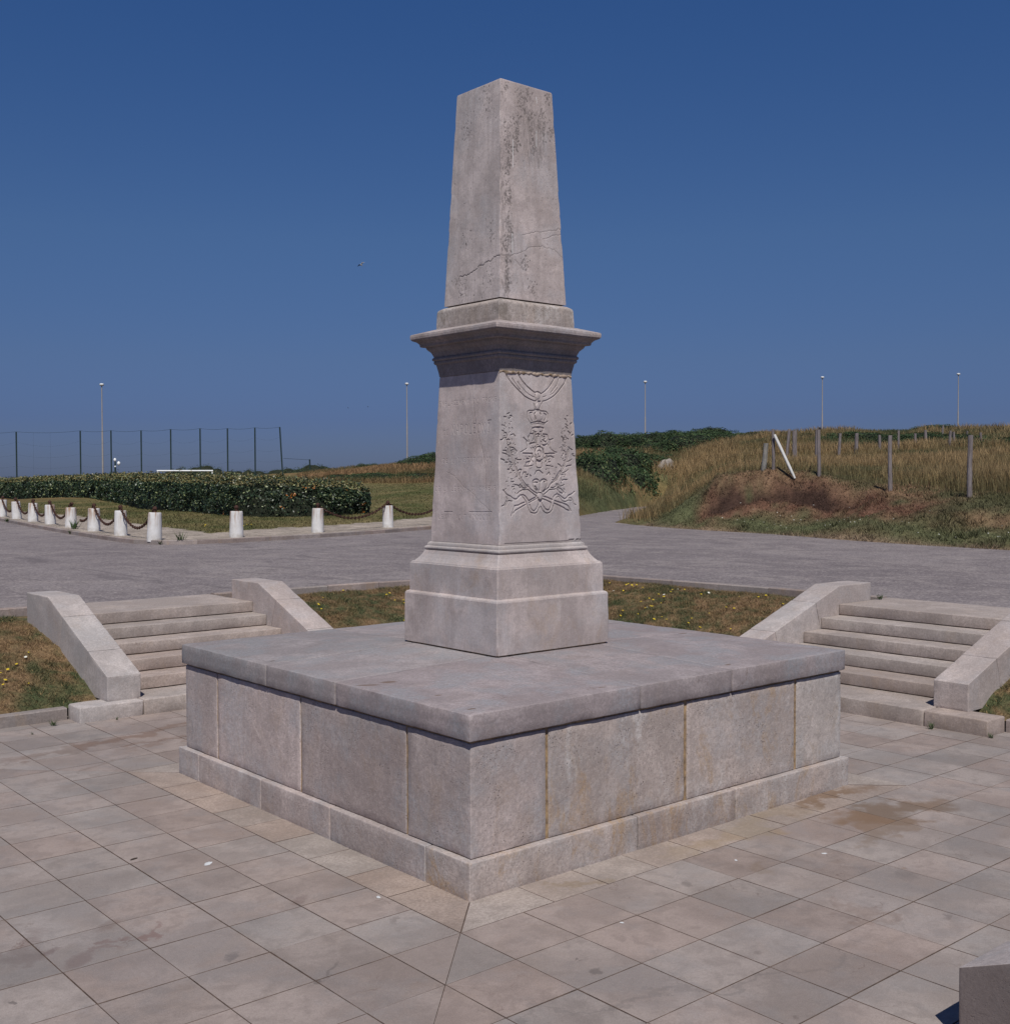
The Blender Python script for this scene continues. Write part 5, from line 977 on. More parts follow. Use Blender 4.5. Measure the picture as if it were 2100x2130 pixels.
k = (dist > 74 + 3 * noise2(x, y, .2, 3)) & (sd > 1) ; x, y, z, dist = x[k], y[k], z[k], dist[k]; gr = np.clip(.6 + fbm(x, y, .11, 41) * 1.2 + fbm(x, y, .4, 9) * .6, 0, 1)
C = (np.array([.27, .165, .085]) * gr[:, None] + np.array([.075, .085, .036]) * (1 - gr[:, None])) * RNG.uniform(.6, 1.3, (len(x), 1))
blades('meadow_grass', x, y, z - .03, .42 * RNG.uniform(.4, 1.1, len(x)), RNG.uniform(.03, .06, len(x)), .35, C, seg=2)
# bank turf and road-side strip
x, y = polar(180000, AZ(2500), AZ(1240), 24, 42); sd, z, s_, al, kd, cd = full(x, y); k = (sd > .05) & (s_ > -.6) & (kd > 1) & (s_ < 7)
x, y, z, s_, al, kd, cd, sd = [q[k] for q in (x, y, z, s_, al, kd, cd, sd)]
C = ground_colour(x, y, sd, s_, al, kd, cd); keep = RNG.uniform(0, 1, len(x)) > .92 * al * np.exp(-((s_ - .75) / .42) ** 2)
C = C * RNG.uniform(.55, 1.6, (len(x), 1)); x, y, z, C = x[keep], y[keep], z[keep], C[keep]
blades('bank_turf', x, y, z - .01, RNG.uniform(.03, .09, len(x)) * (1 + (np.abs(fbm(x, y, 1.1, 19)) > .45) * 1.2), RNG.uniform(.015, .030, len(x)), .8, C)
# mown lawn behind the bollards
x, y = polar(150000, AZ(1215), AZ(-60), 26, 72, 1.5); sd, z, s_, al, kd, cd = full(x, y); k = (sd > .3) & (kd + .35 * fbm(x, y, 1.7, 61) > 2.6)
x, y, z, s_, al, kd, cd, sd = [q[k] for q in (x, y, z, s_, al, kd, cd, sd)]; C = ground_colour(x, y, sd, s_, al, kd, cd) * RNG.uniform(.65, 1.5, (len(x), 1))
blades('mown_grass', x, y, z - .01, RNG.uniform(.03, .09, len(x)), RNG.uniform(.015, .035, len(x)) , .9, C)
# clover heads and pebbles on the bank
x, y = polar(900, AZ(2150), AZ(1500), 27, 41); sd, z, s_, al, kd, cd = full(x, y); k = ((sd > .5) & (sd < 1.8) & (RNG.uniform(0, 1, len(x)) < .3)) | (RNG.uniform(0, 1, len(x)) < .012); k &= (sd > .3) & (s_ > -3); x, y, z = x[k][:260], y[k][:260], z[k][:260]
flowers('clover_flowers', x, y, z + .09, RNG.uniform(.012, .022, len(x)), [(.62, .6, .55)] * len(x), 4)
x, y = polar(60, AZ(640), AZ(300), 27, 36); sd, z, s_, al, kd, cd = full(x, y); k = (sd > 3) ; flowers('dandelion_flowers', x[k], y[k], z[k] + .07, RNG.uniform(.02, .03, k.sum()), [YEL] * int(k.sum()), 4)

# ================================================================== HEDGE AND BUSHES
def leaf_quads(P, N, size, C, jit=.8, asp=.5):
    n = len(P); R_ = RNG.normal(0, 1, (n, 3)); N = N + R_ * jit; N /= np.linalg.norm(N, axis=1, keepdims=True)
    t_ = np.cross(N, RNG.normal(0, 1, (n, 3))); t_ /= np.linalg.norm(t_, axis=1, keepdims=True); b = np.cross(N, t_)
    s_ = size[:, None]; V = np.stack([P - t_ * s_, P - b * s_ * asp, P + t_ * s_, P + b * s_ * asp], 1).reshape(-1, 3)
    return V, np.arange(4 * n).reshape(n, 4), np.repeat(C, 4, 0)
hedge = empty('hedge', (14.4, 30.0, 1.0), 'long clipped evergreen hedge along the lawn behind the white bollards', 'hedge')
CL = np.array([(26.5, 108), (24.2, 88), (22.6, 72), (20.6, 58), (19.3, 52.5), (16.3, 39.5), (14.9, 32.6), (14.6, 30.6), (15.4, 29.9), (16.6, 29.9), (18.0, 30.1), (18.35, 30.15)])
HT = np.array([2.50, 2.55, 2.72, 2.76, 2.74, 2.66, 2.62, 2.58, 2.55, 2.48, 2.28, 1.92]); HW = np.array([1.2, 1.2, 1.2, 1.2, 1.2, 1.2, 1.2, 1.25, 1.2, 1.2, 1.0, .6])
sg = np.concatenate([[0], np.cumsum(np.linalg.norm(np.diff(CL, axis=0), axis=1))])
def hedge_surface(s_, a):
    """s along, a 0..1 over the cross-section from ground, over the top, to ground"""
    cx = np.interp(s_, sg, CL[:, 0]); cy = np.interp(s_, sg, CL[:, 1]); ex = np.interp(s_ + .3, sg, CL[:, 0]) - np.interp(s_ - .3, sg, CL[:, 0]); ey = np.interp(s_ + .3, sg, CL[:, 1]) - np.interp(s_ - .3, sg, CL[:, 1])
    L = np.hypot(ex, ey) + 1e-9; nx, ny = -ey / L, ex / L; top = np.interp(s_, sg, HT); hw = np.interp(s_, sg, HW)
    th = a * math.pi; c_, n_ = np.cos(th), np.sin(th); px = np.sign(c_) * np.abs(c_) ** .35 * hw; pz = np.abs(n_) ** .45
    bl = .10 * noise(np.stack([s_, px * 2, pz * 3], 1), 1.1, 5) + .08 * noise(np.stack([s_, px * 2, pz * 3], 1), 3.0, 6)
    px = px * (1 + bl * .9); zz = .98 + (top - .98) * pz * (1 + bl * .35)
    P = np.stack([cx + nx * px, cy + ny * px, zz], 1); N = np.stack([nx * c_, ny * c_, n_ * .9 + .15], 1); return P, N
n = 190000; u = RNG.uniform(0, 1, n); s_ = sg[-1] * (1 - (1 - u) ** 1.0 * .999)
u2 = RNG.uniform(0, 1, n); s_ = sg[-1] - (sg[-1]) * u2 ** 1.35
a = RNG.uniform(.0, 1, n); P, N = hedge_surface(s_, a); P += N * RNG.normal(0, .05, (n, 1)) - N * .03
spr = RNG.uniform(0, 1, n) < .05; P[spr & (P[:, 2] > 2.2), 2] += RNG.uniform(.02, .16, (spr & (P[:, 2] > 2.2)).sum())
g_ = RNG.uniform(0, 1, n); cl_ = noise(P, 1.6, 77) * .6 + noise(P, 4.5, 78) * .6; P = P - N * (np.clip(-cl_, 0, 1) * .22)[:, None]; base = np.array([.026, .044, .022]); C = base * RNG.uniform(.4, 1.8, (n, 1)) * np.clip(1 + .6 * cl_, .4, 1.6)[:, None]; pg = g_ < .13 + .10 * cl_; C[pg] = np.array([.21, .24, .11]) * RNG.uniform(.5, 1.5, (pg.sum(), 1)); 
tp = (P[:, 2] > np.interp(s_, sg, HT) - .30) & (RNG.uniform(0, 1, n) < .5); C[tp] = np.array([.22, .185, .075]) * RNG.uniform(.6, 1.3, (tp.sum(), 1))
orr = (s_ > sg[-1] - 6) & (noise(P, 3.2, 55) > .72) & (RNG.uniform(0, 1, n) < .35); C[orr] = (.45, .16, .03)
dist = np.hypot(P[:, 0] - CAM.x, P[:, 1] - CAM.y); V, F, CC = leaf_quads(P, N, RNG.uniform(.028, .055, n) * np.clip(dist / 42, 1, 1.7), C)
o = mesh('foliage', V, F, M_leaf, hedge, col=CC, offset=(14.4, 30.0, 1.0)); 
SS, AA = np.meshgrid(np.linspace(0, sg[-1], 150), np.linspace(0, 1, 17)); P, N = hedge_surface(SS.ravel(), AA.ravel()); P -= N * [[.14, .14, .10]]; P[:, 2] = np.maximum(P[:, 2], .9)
I = np.arange(len(P)).reshape(17, 150); Q = np.stack([I[:-1, :-1], I[:-1, 1:], I[1:, 1:], I[1:, :-1]], -1).reshape(-1, 4); mesh('shade_core', P, Q, M_core, hedge, offset=(14.4, 30.0, 1.0))  # hidden dark shell, keeps the hedge opaque and its depths shaded

def bush_variant(k, nleaf, kind):
    """unit bush: radius 1 footprint, height 1"""
    rg = np.random.default_rng(100 + k); n = nleaf
    th = rg.uniform(0, 2 * math.pi, n); ph = np.arcsin(rg.uniform(0, 1, n) ** .8); D = np.stack([np.cos(th) * np.cos(ph), np.sin(th) * np.cos(ph), np.sin(ph)], 1)
    r = 1 + .22 * noise(D, 2.2, k) + .14 * noise(D, 5, k + 3); P = D * r[:, None]; P[:, 2] = P[:, 2] * .95; P += rg.normal(0, .025, P.shape)
    clump = noise(P, 6, k + 9); base = np.array([.040, .066, .028]) if kind != 'pale' else np.array([.05, .065, .026]); C = base * np.clip(1 + .5 * clump, .4, 1.8)[:, None] * rg.uniform(.6, 1.5, (n, 1))
    gg = rg.uniform(0, 1, n) < .10 + .08 * clump; C[gg] = np.array((.15, .17, .07)) * rg.uniform(.5, 1.2, (gg.sum(), 1))
    V, F, CC = leaf_quads(P, D * [1, 1, 1.2], rg.uniform(.018, .040, n), C, jit=.7)
    me = bpy.data.meshes.new('foliage'); me.from_pydata([], [], [])
    o = mesh('foliage', V, F, M_bram, None, col=CC); me = o.data; bpy.data.objects.remove(o)
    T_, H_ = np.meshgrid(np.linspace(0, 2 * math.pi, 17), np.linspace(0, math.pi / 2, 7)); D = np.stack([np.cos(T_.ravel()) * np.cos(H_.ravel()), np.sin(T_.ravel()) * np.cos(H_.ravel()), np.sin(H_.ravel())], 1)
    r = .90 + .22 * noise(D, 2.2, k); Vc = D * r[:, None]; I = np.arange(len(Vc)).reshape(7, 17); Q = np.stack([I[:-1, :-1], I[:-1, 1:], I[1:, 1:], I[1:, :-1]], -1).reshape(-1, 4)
    o = mesh('shade_core', Vc, Q, M_core, None); mc = o.data; bpy.data.objects.remove(o); return me, mc
BV = [bush_variant(k, 5200, 'dark') for k in range(5)]; FV = [bush_variant(20 + k, 900, 'dark') for k in range(3)]
def bush(x, y, w, h, ztop, variants, label, cat, group, i):
    zz_ = full(x + w * .5 * np.array([0, 1, -1, 0, 0, .7, -.7, .7, -.7]), y + w * .5 * np.array([0, 0, 0, 1, -1, .7, -.7, -.7, .7]))[1]; zb = float(np.min(zz_[zz_ > .5])) - .15 if (zz_ > .5).any() else .8; H = max(.5, ztop - zb) / 1.02
    t = empty('bramble_bush' if cat == 'bush' else 'distant_shrub', (x, y, zb), label, cat, group); t.scale = (w / 2, w / 2 * random.uniform(.7, .9), H); t.rotation_euler = (0, 0, random.uniform(0, 6.28))
    me, mc = variants[i % len(variants)]; link(bpy.data.objects.new('foliage', me), t); link(bpy.data.objects.new('shade_core', mc), t); return t
ORD = ['first', 'second', 'third', 'fourth', 'fifth', 'sixth', 'seventh', 'eighth', 'ninth', 'tenth', 'eleventh', 'twelfth', 'thirteenth', 'fourteenth', 'fifteenth', 'sixteenth', 'seventeenth', 'eighteenth', 'nineteenth']
def spx(x, y): d = Vector((x, y, 3)) - CAM; return d.dot(CR) / d.dot(CF)
GRP = lambda i: 0 if i < 18 else 1 if i in (23, 25, 26) else 2 if i < 30 else 3 if i < 46 else 4 if i < 51 else 5
def rank(L, key, i): ids = sorted([k for k in range(len(L)) if key(k) == key(i)], key=lambda k: spx(L[k][0], L[k][1])); return ORD[ids.index(i)]
def bush_label(i):
    r = rank(BUSH, GRP, i); g_ = GRP(i)
    return ['dark green bramble clump on the skyline, %s in the row right of the monument', 'small green bush beside the pale chalk heap, %s from the left', 'dark bramble mound on the slope below the skyline row, %s from the left', 'green bramble clump in the dry grass behind the fence posts, %s from the left', 'green shrub on the grassy mound left of the monument, %s from the left', 'low scrub at the far edge of the mown lawn, %s from the left'][g_] % r
def bush_label_old(i):
    if i < 18: return 'dark green bramble bush in the dense row along the hill skyline right of the monument'
    if i in (23, 25, 26): return 'small green bramble bush beside the pale chalk heap on the hillside'
    if i < 30: return 'dark bramble mound low on the grassy slope, left of the chalk heap'
    if i < 46: return 'green bramble bush among the tall dry grass behind the fence posts'
    if i < 51: return 'green shrub on the grassy mound just left of the monument'
    return 'low scrubby bush at the far edge of the mown lawn'
for i, (x, y, w, h, zt) in enumerate(BUSH): bush(x, y, w, h, zt, BV, bush_label(i), 'bush', {0: 'bramble bushes on the skyline', 1: 'bramble bushes beside the chalk heap', 2: 'bramble mounds on the slope', 3: 'bramble bushes behind the fence', 4: 'shrubs on the mound left of the monument', 5: 'scrub along the lawn edge'}[0 if i < 18 else 1 if i in (23, 25, 26) else 2 if i < 30 else 3 if i < 46 else 4 if i < 51 else 5], i)
for i, (x, y, w, h, zt) in enumerate(FARB): bush(x, y, w, h, zt, FV, 'distant dark shrub beyond the football pitch, %s in the row from the left' % rank(FARB, lambda k: 0, i), 'shrub', 'distant shrubs beyond the football goal', i)

# chalk heap
def rock(name, x, y, z, sx, sy, sz, mat, label, cat, seed=3):
    T_, H_ = np.meshgrid(np.linspace(0, 2 * math.pi, 41), np.linspace(-.2, math.pi / 2, 16)); D = np.stack([np.cos(T_.ravel()) * np.cos(H_.ravel()), np.sin(T_.ravel()) * np.cos(H_.ravel()), np.sin(H_.ravel())], 1)
    r = 1 + .25 * noise(D, 1.7, seed) + .12 * noise(D, 4.5, seed + 1) + .06 * noise(D, 11, seed + 2); D[:, 2] = np.maximum(D[:, 2], -.3) ** 1.0; V = D * r[:, None] * [sx, sy, sz]; I = np.arange(len(V)).reshape(16, 41); Q = np.stack([I[:-1, :-1], I[:-1, 1:], I[1:, 1:], I[1:, :-1]], -1).reshape(-1, 4)
    o = mesh(name, V, Q, mat); o.location = (x, y, z); return tag(o, label, cat)
rock('chalk_heap', ROCK[0], ROCK[1], 3.0, .70, .5, .60, M_rock, 'pale heap of chalk rubble among the tall grass on the slope', 'rock heap')

# ================================================================== BOLLARDS AND CHAINS
def lathe(prof, n=24):
    V, F = [], []
    for r, z in prof:
        for i in range(n): a = 2 * math.pi * i / n; V.append((r * math.cos(a), r * math.sin(a), z))
    for k in range(len(prof) - 1):
        for i in range(n): j = (i + 1) % n; F.append((k * n + i, k * n + j, (k + 1) * n + j, (k + 1) * n + i))
    F.append(tuple(range(n - 1, -1, -1))); F.append(tuple((len(prof) - 1) * n + i for i in range(n))); return V, F
def tube(pts, r, n=8, closed=False):
    P = [Vector(p) for p in pts]; V, F = [], []; m = len(P)
    for i in range(m):
        a = P[i - 1] if (i or closed) else P[0]; b = P[(i + 1) % m] if (i < m - 1 or closed) else P[-1]; d = (b - a).normalized(); u = d.cross(Vector((0, 0, 1)) if abs(d.z) < .9 else Vector((1, 0, 0))).normalized(); v = d.cross(u)
        rr = r[i] if isinstance(r, (list, tuple)) else r
        for k in range(n): t_ = 2 * math.pi * k / n; V.append(tuple(P[i] + (u * math.cos(t_) + v * math.sin(t_)) * rr))
    for i in range(m if closed else m - 1):
        for k in range(n): j = (i + 1) % m; F.append((i * n + k, i * n + (k + 1) % n, j * n + (k + 1) % n, j * n + k))
    if not closed: F.append(tuple(range(n))[::-1]); F.append(tuple((m - 1) * n + k for k in range(n)))
    return V, F
BP = [(8.82, 42.3), (8.37, 39.0), (7.92, 35.78), (7.50, 32.75), (7.09, 29.68), (6.66, 26.6), (6.18, 23.4), (5.92, 20.62), (8.03, 20.28), (11.06, 21.21), (14.46, 22.60), (17.8, 24.0)]
def merge_mesh(name, parts, mat, parent=None):
    V, F = [], []
    for v, f in parts: k = len(V); V += list(v); F += [tuple(k + i for i in q) for q in f]
    me = bpy.data.meshes.new(name); me.from_pydata(V, [], F); me.update(); me.materials.append(mat); me.polygons.foreach_set('use_smooth', np.ones(len(F), dtype=bool)); 
    try: me.set_sharp_from_angle(angle=math.radians(40))
    except Exception: pass
    return me
post_me = merge_mesh('post', [lathe([(.180, -.05), (.180, 0), (.178, .10), (.172, .35), (.163, .60), (.160, .655), (.156, .672), (.145, .68)], 28)], M_boll)
ring = [(0, .045 * math.cos(t_), .775 + .045 * math.sin(t_)) for t_ in np.linspace(0, 2 * math.pi, 13)[:-1]]
knob_me = merge_mesh('chain_hook', [lathe([(.075, .678), (.075, .694), (.034, .70), (.030, .745), (.055, .76), (.060, .79), (.045, .82), (.010, .83)], 14), tube(ring, .018, 6, True)], M_rust)
info = ['{} bollard with rust-stained top, leftmost, partly cut by the picture edge', 'second white bollard from the left picture edge', 'third white bollard from the left picture edge', 'white bollard with a chain on both sides, fourth from the left picture edge', 'chipped white bollard with a broken top, its right chain gone, by weeds', 'white bollard with a short broken chain hanging on its left', 'white bollard next to the corner one, strong rust streak and chains on both sides',
        'clean white bollard on the kerb corner, where the chains end', 'white bollard standing alone in front of the middle of the hedge', 'white bollard with rusty top in front of the right end of the hedge', 'white bollard between the hedge end and the monument, chains on both sides', 'white bollard hidden behind the monument']
bprot = None
for i, (x, y) in enumerate(BP):
    lab = info[i].format('white')
    t = empty('bollard', (x, y, .985), lab, 'bollard', 'white bollards along the road kerb'); a = bpy.data.objects.new('post', post_me); link(a, t); b = bpy.data.objects.new('chain_hook', knob_me); link(b, t); b.rotation_euler = (0, 0, random.uniform(0, 3)); a.rotation_euler = (0, 0, random.uniform(0, 6)); t.rotation_euler = (random.gauss(0, .018), random.gauss(0, .02), 0); t.scale = (1 + random.uniform(-.03, .03),) * 2 + (1 + random.uniform(-.03, .03),)
    if i == 4: t.scale = (1, 1, .93); b.location = (.05, .06, .03)
def chain(p, q, sag, label, t0=0.0, t1=1.0, link_l=.12):
    p, q = Vector(p), Vector(q); pts = []
    N_ = 60
    for k in range(N_ + 1): t_ = t0 + (t1 - t0) * k / N_; v = p.lerp(q, t_); v.z -= sag * 4 * t_ * (1 - t_); pts.append(v)
    L = [0]
    for a, b in zip(pts[:-1], pts[1:]): L.append(L[-1] + (b - a).length)
    n = int(L[-1] / (link_l * .78)); parts = []; L = np.array(L); A = np.array([tuple(v) for v in pts])
    for k in range(n):
        s0 = (k + .5) * L[-1] / n; c_ = Vector([np.interp(s0, L, A[:, i]) for i in range(3)]); c2 = Vector([np.interp(s0 + .02, L, A[:, i]) for i in range(3)]); d = (c2 - c_).normalized() if (c2 - c_).length > 1e-6 else (pts[-1] - pts[-2]).normalized()
        u = d.cross(Vector((0, 0, 1))).normalized(); v = d.cross(u); w_ = u if k % 2 else v
        oval = [c_ + d * (link_l / 2 * math.cos(t_)) + w_ * (.032 * math.sin(t_)) for t_ in np.linspace(0, 2 * math.pi, 9)[:-1]]; parts.append(tube(oval, .016, 5, True))
    me = merge_mesh('chain', parts, M_rust); o = bpy.data.objects.new('chain', me); link(o); tag(o, label, 'chain', 'rusty chains between the bollards'); return o
def hook(i): return (BP[i][0], BP[i][1], .985 + .77)
names_ = {0: 'rusty chain hanging between the first and second bollards from the left', 1: 'rusty chain hanging between the second and third bollards from the left', 2: 'rusty chain hanging between the third and fourth bollards from the left', 3: 'rusty chain hanging from the fourth bollard to the chipped one', 5: 'rusty chain hanging left of the bollard with the strong rust streak', 6: 'rusty chain ending at the clean corner bollard', 9: 'dark chain rising from the hedge to the bollard beside the monument', 10: 'dark chain running from the last visible bollard behind the monument'}
for i in (0, 1, 2, 3, 5, 6, 9, 10): chain(hook(i), hook(i + 1), .52 if i < 8 else .42, names_[i])
chain(hook(4), hook(5), .52, 'short broken chain hanging on the left side of a bollard near the kerb corner', .42, 1.0)

# ================================================================== LAMP POSTS, NET, GOAL
names_l = ['tall floodlight mast left of the hedge goal, standing over the left of the hedge', 'tall floodlight mast just left of the monument', 'tall floodlight mast rising behind the dark brambles right of the monument', 'tall floodlight mast behind the fence posts at right', 'rightmost tall floodlight mast near the right picture edge']
names_l[0] = 'tall floodlight mast over the left part of the hedge, leftmost of five'
def lamp(x, y, zt, label):
    zb = float(full(np.array([x]), np.array([y]))[1][0]) - .2; t = empty('floodlight_mast', (x, y, zb), label, 'lamp post', 'tall masts round the playing field'); H = zt - zb
    me = merge_mesh('mast', [lathe([(.115, 0), (.115, .6), (.095, .62), (.085, H * .55), (.065, H * .56), (.052, H - .22)], 12)], M_galv); link(bpy.data.objects.new('mast', me), t)
    me = merge_mesh('lamp_head', [lathe([(.05, H - .24), (.08, H - .20), (.22, H - .17), (.24, H - .06), (.15, H), (.04, H + .02)], 16)], M_lampw); link(bpy.data.objects.new('lamp_head', me), t)
    me = merge_mesh('lamp_skirt', [lathe([(.05, H - .27), (.19, H - .22), (.21, H - .175), (.19, H - .172)], 16)], M_galv); link(bpy.data.objects.new('lamp_skirt', me), t)
for (x, y, zt), nm in zip(LAMPS, names_l): lamp(x, y, zt, nm)
net = empty('ball_stop_net', (NETP[0][0], NETP[0][1], 1), 'high ball-stop net on slim dark posts beyond the hedge', 'net fence')
off = np.array(net.location); tops = []
for i, (x, y, zt) in enumerate(NETP):
    zb = float(full(np.array([x]), np.array([y]))[1][0]) - .1; bx, by = (x, y) if i < 8 else (52.52, 96.17)
    if i == 8: zb = 2.7
    me = merge_mesh('net_post', [tube([(bx - off[0], by - off[1], zb - off[2]), (x - off[0], y - off[1], zt - off[2])], .075, 8)], M_dkgreen); link(bpy.data.objects.new('net_post', me), net); tops.append((x, y, zt, bx, by, max(zb, 2.2)))
parts = []
x, y, zt, bx, by, zb = tops[0]; dx_, dy_ = (tops[1][0] - x), (tops[1][1] - y); tops2 = [(x - dx_, y - dy_, zt - .1, bx - dx_, by - dy_, zb)] + tops
for a, b in zip(tops2[:-1], tops2[1:]):
    def lerp(p, q, t_): return [p[k] + (q[k] - p[k]) * t_ for k in range(6)]
    L = math.hypot(a[0] - b[0], a[1] - b[1])
    for f, sagf in ((1.0, .16), (.80, .5), (.55, .35), (.32, .25), (.13, .12)):
        P = []
        for k in range(9): t_ = k / 8; m = lerp(a, b, t_); P.append((m[3] + (m[0] - m[3]) * f - off[0], m[4] + (m[1] - m[4]) * f - off[1], m[5] + (m[2] - m[5]) * f - sagf * 4 * t_ * (1 - t_) * min(1, L / 4) - off[2]))
        parts.append(tube(P, .014 if f == 1.0 else .004, 3))
    for k in range(1, int(L / 1.6)):
        m = lerp(a, b, k / (L / 1.6)); parts.append(tube([(m[3] - off[0], m[4] - off[1], m[5] + (m[2] - m[5]) * .13 - off[2]), (m[0] - off[0], m[1] - off[1], m[2] - .12 - off[2])], .0045, 3))
me = merge_mesh('netting', parts, M_net); link(bpy.data.objects.new('netting', me), net)
zb = float(full(np.array([57.98]), np.array([99.94]))[1][0]); me = merge_mesh('short_post', [tube([(57.98, 99.94, zb - .1), (57.9, 99.9, 4.55)], .08, 8), tube([(52.6, 96.1, 4.55), (57.95, 99.9, 4.5)], .015, 4)], M_dkgreen); o = bpy.data.objects.new('short_post', me); link(o); tag(o, 'short grey-green post with a rope on the field right of the net', 'post')
goal = empty('football_goal', (41.0, 94.2, .8), 'white football goal frame whose crossbar shows above the hedge', 'goal'); gz = .8
a, b = Vector((38.83, 95.23, 0)), Vector((43.3, 93.14, 0)); o_ = Vector(goal.location); H = 3.26
me = merge_mesh('crossbar', [tube([(a.x - .06 - o_.x, a.y + .03 - o_.y, H - o_.z), (b.x + .06 - o_.x, b.y - .03 - o_.y, H - o_.z)], .075, 10)], M_white); link(bpy.data.objects.new('crossbar', me), goal)
for p in (a, b): me = merge_mesh('goal_post', [tube([(p.x - o_.x, p.y - o_.y, -.1), (p.x - o_.x, p.y - o_.y, H - o_.z)], .06, 10)], M_white); link(bpy.data.objects.new('goal_post', me), goal)
t = empty('twin_lamp', (37.62, 102.24, 1.0), 'small dark post with two white lamps above the hedge, near the leftmost mast', 'lamp')
link(bpy.data.objects.new('lamp_post', merge_mesh('lamp_post', [lathe([(.10, -.5), (.09, 2.6), (.07, 3.2)], 10)], M_dkgreen)), t)
for (dx_, zc, r) in ((-.02, 3.36, .14), (.26, 3.02, .16), (.0, 2.72, .10)):
    dv = CR * dx_ * 1.3; link(bpy.data.objects.new('lamp_globe', merge_mesh('lamp_globe', [lathe([(.02, -r * 1.3), (r * .8, -r * .8), (r, 0), (r * .8, r * .8), (.02, r * 1.3)], 12)], M_lampw)), t).location = (dv.x, dv.y, zc)

# ================================================================== FENCE POSTS
def timber(x, y, zt, zb, r, label, lean=(0, 0), mat=M_wood, seed=0, group='weathered fence posts'):
    H = zt - zb + .35; n = 12; rg = random.Random(seed); prof = []; V, F = [], []
    for k in range(n + 1):
        f = k / n; z_ = -.35 + H * f; cx, cy = lean[0] * f + .012 * math.sin(3 * f + seed), lean[1] * f + .012 * math.cos(4 * f + seed)
        for q in range(12): t_ = q / 12 * 2 * math.pi; rr = r * (1.06 - .12 * f) * (1 + .10 * math.sin(2 * t_ + seed) + rg.uniform(-.05, .05)); V.append((cx + rr * math.cos(t_), cy + rr * math.sin(t_), z_))
    for k in range(n):
        for q in range(12): F.append((k * 12 + q, k * 12 + (q + 1) % 12, (k + 1) * 12 + (q + 1) % 12, (k + 1) * 12 + q))
    F.append(tuple(n * 12 + q for q in range(12))); me = bpy.data.meshes.new('fence_post'); me.from_pydata(V, [], F); me.update(); me.materials.append(mat); o = bpy.data.objects.new('fence_post', me); link(o); o.location = (x, y, zb); return tag(o, label, 'fence post', group)
labs = ['stubby grey concrete post with a lichened crumbling top, left of the fence line', 'tall wooden post on the bank beside the leaning white pole', 'wooden post with a small bird on top, right of the white pole', 'wooden post on the bank, second from the right picture edge', 'split wooden post on the bank nearest the right picture edge']
for i, (x, y, zt, zb) in enumerate(NEARP): timber(x, y, zt, zb - .1, .092 if i == 0 else .056 if i != 4 else .060, labs[i], mat=M_conc if i == 0 else M_wood, seed=i, lean=(0, 0) if i else (.10, -.08), group='posts along the top of the bank')
POLE0, POLE1 = POLE
me = merge_mesh('leaning_pole', [tube([(POLE0[0], POLE0[1], 3.90)] + [(POLE0[0] + (POLE1[0] - POLE0[0]) * f_, POLE0[1] + (POLE1[1] - POLE0[1]) * f_, 3.90 - 1.42 * f_) for f_ in (.27, .5, .75, 1.0)], [.045, .050, .046, .048, .034], 12)], M_wood_pale); o = bpy.data.objects.new('leaning_pole', me); link(o); tag(o, 'bleached white pole leaning against the tall wooden post on the bank', 'pole')
labf = {0: 'leaning weathered post in the grass just right of the tall post and white pole', 1: 'thick weathered post in the grass, second behind the white pole', 2: 'pale post standing directly behind the post with the bird', 3: 'grey post in tall grass, first right of the post with the bird', 4: 'stout split post in the middle of the tall grass', 5: 'short pale post in the grass left of the middle bank post'}
for i, (x, y, zt) in enumerate(FARP):
    zb = float(full(np.array([x]), np.array([y]))[1][0]); lean = (-.22, .18) if i == 0 else (random.gauss(0, .04), random.gauss(0, .04))
    if i == 0: x, y = x - lean[0] * 0, y
    timber(x, y, max(zt, zb + .7), zb, .062 + .008 * (i % 3) + (.02 if i in (1, 4) else 0), labf.get(i, 'distant post among the brambles on the hillside at right, %s from the left' % ['', '', '', '', '', '', 'first', 'second', 'third', 'fourth', 'fifth', 'sixth', 'seventh', 'last'][i]), lean=(-.22 * CR.x * -1, -.22 * CR.y * -1) if i == 0 else lean, seed=20 + i, group='old posts scattered through the meadow' if i in labf else 'distant posts on the hillside')

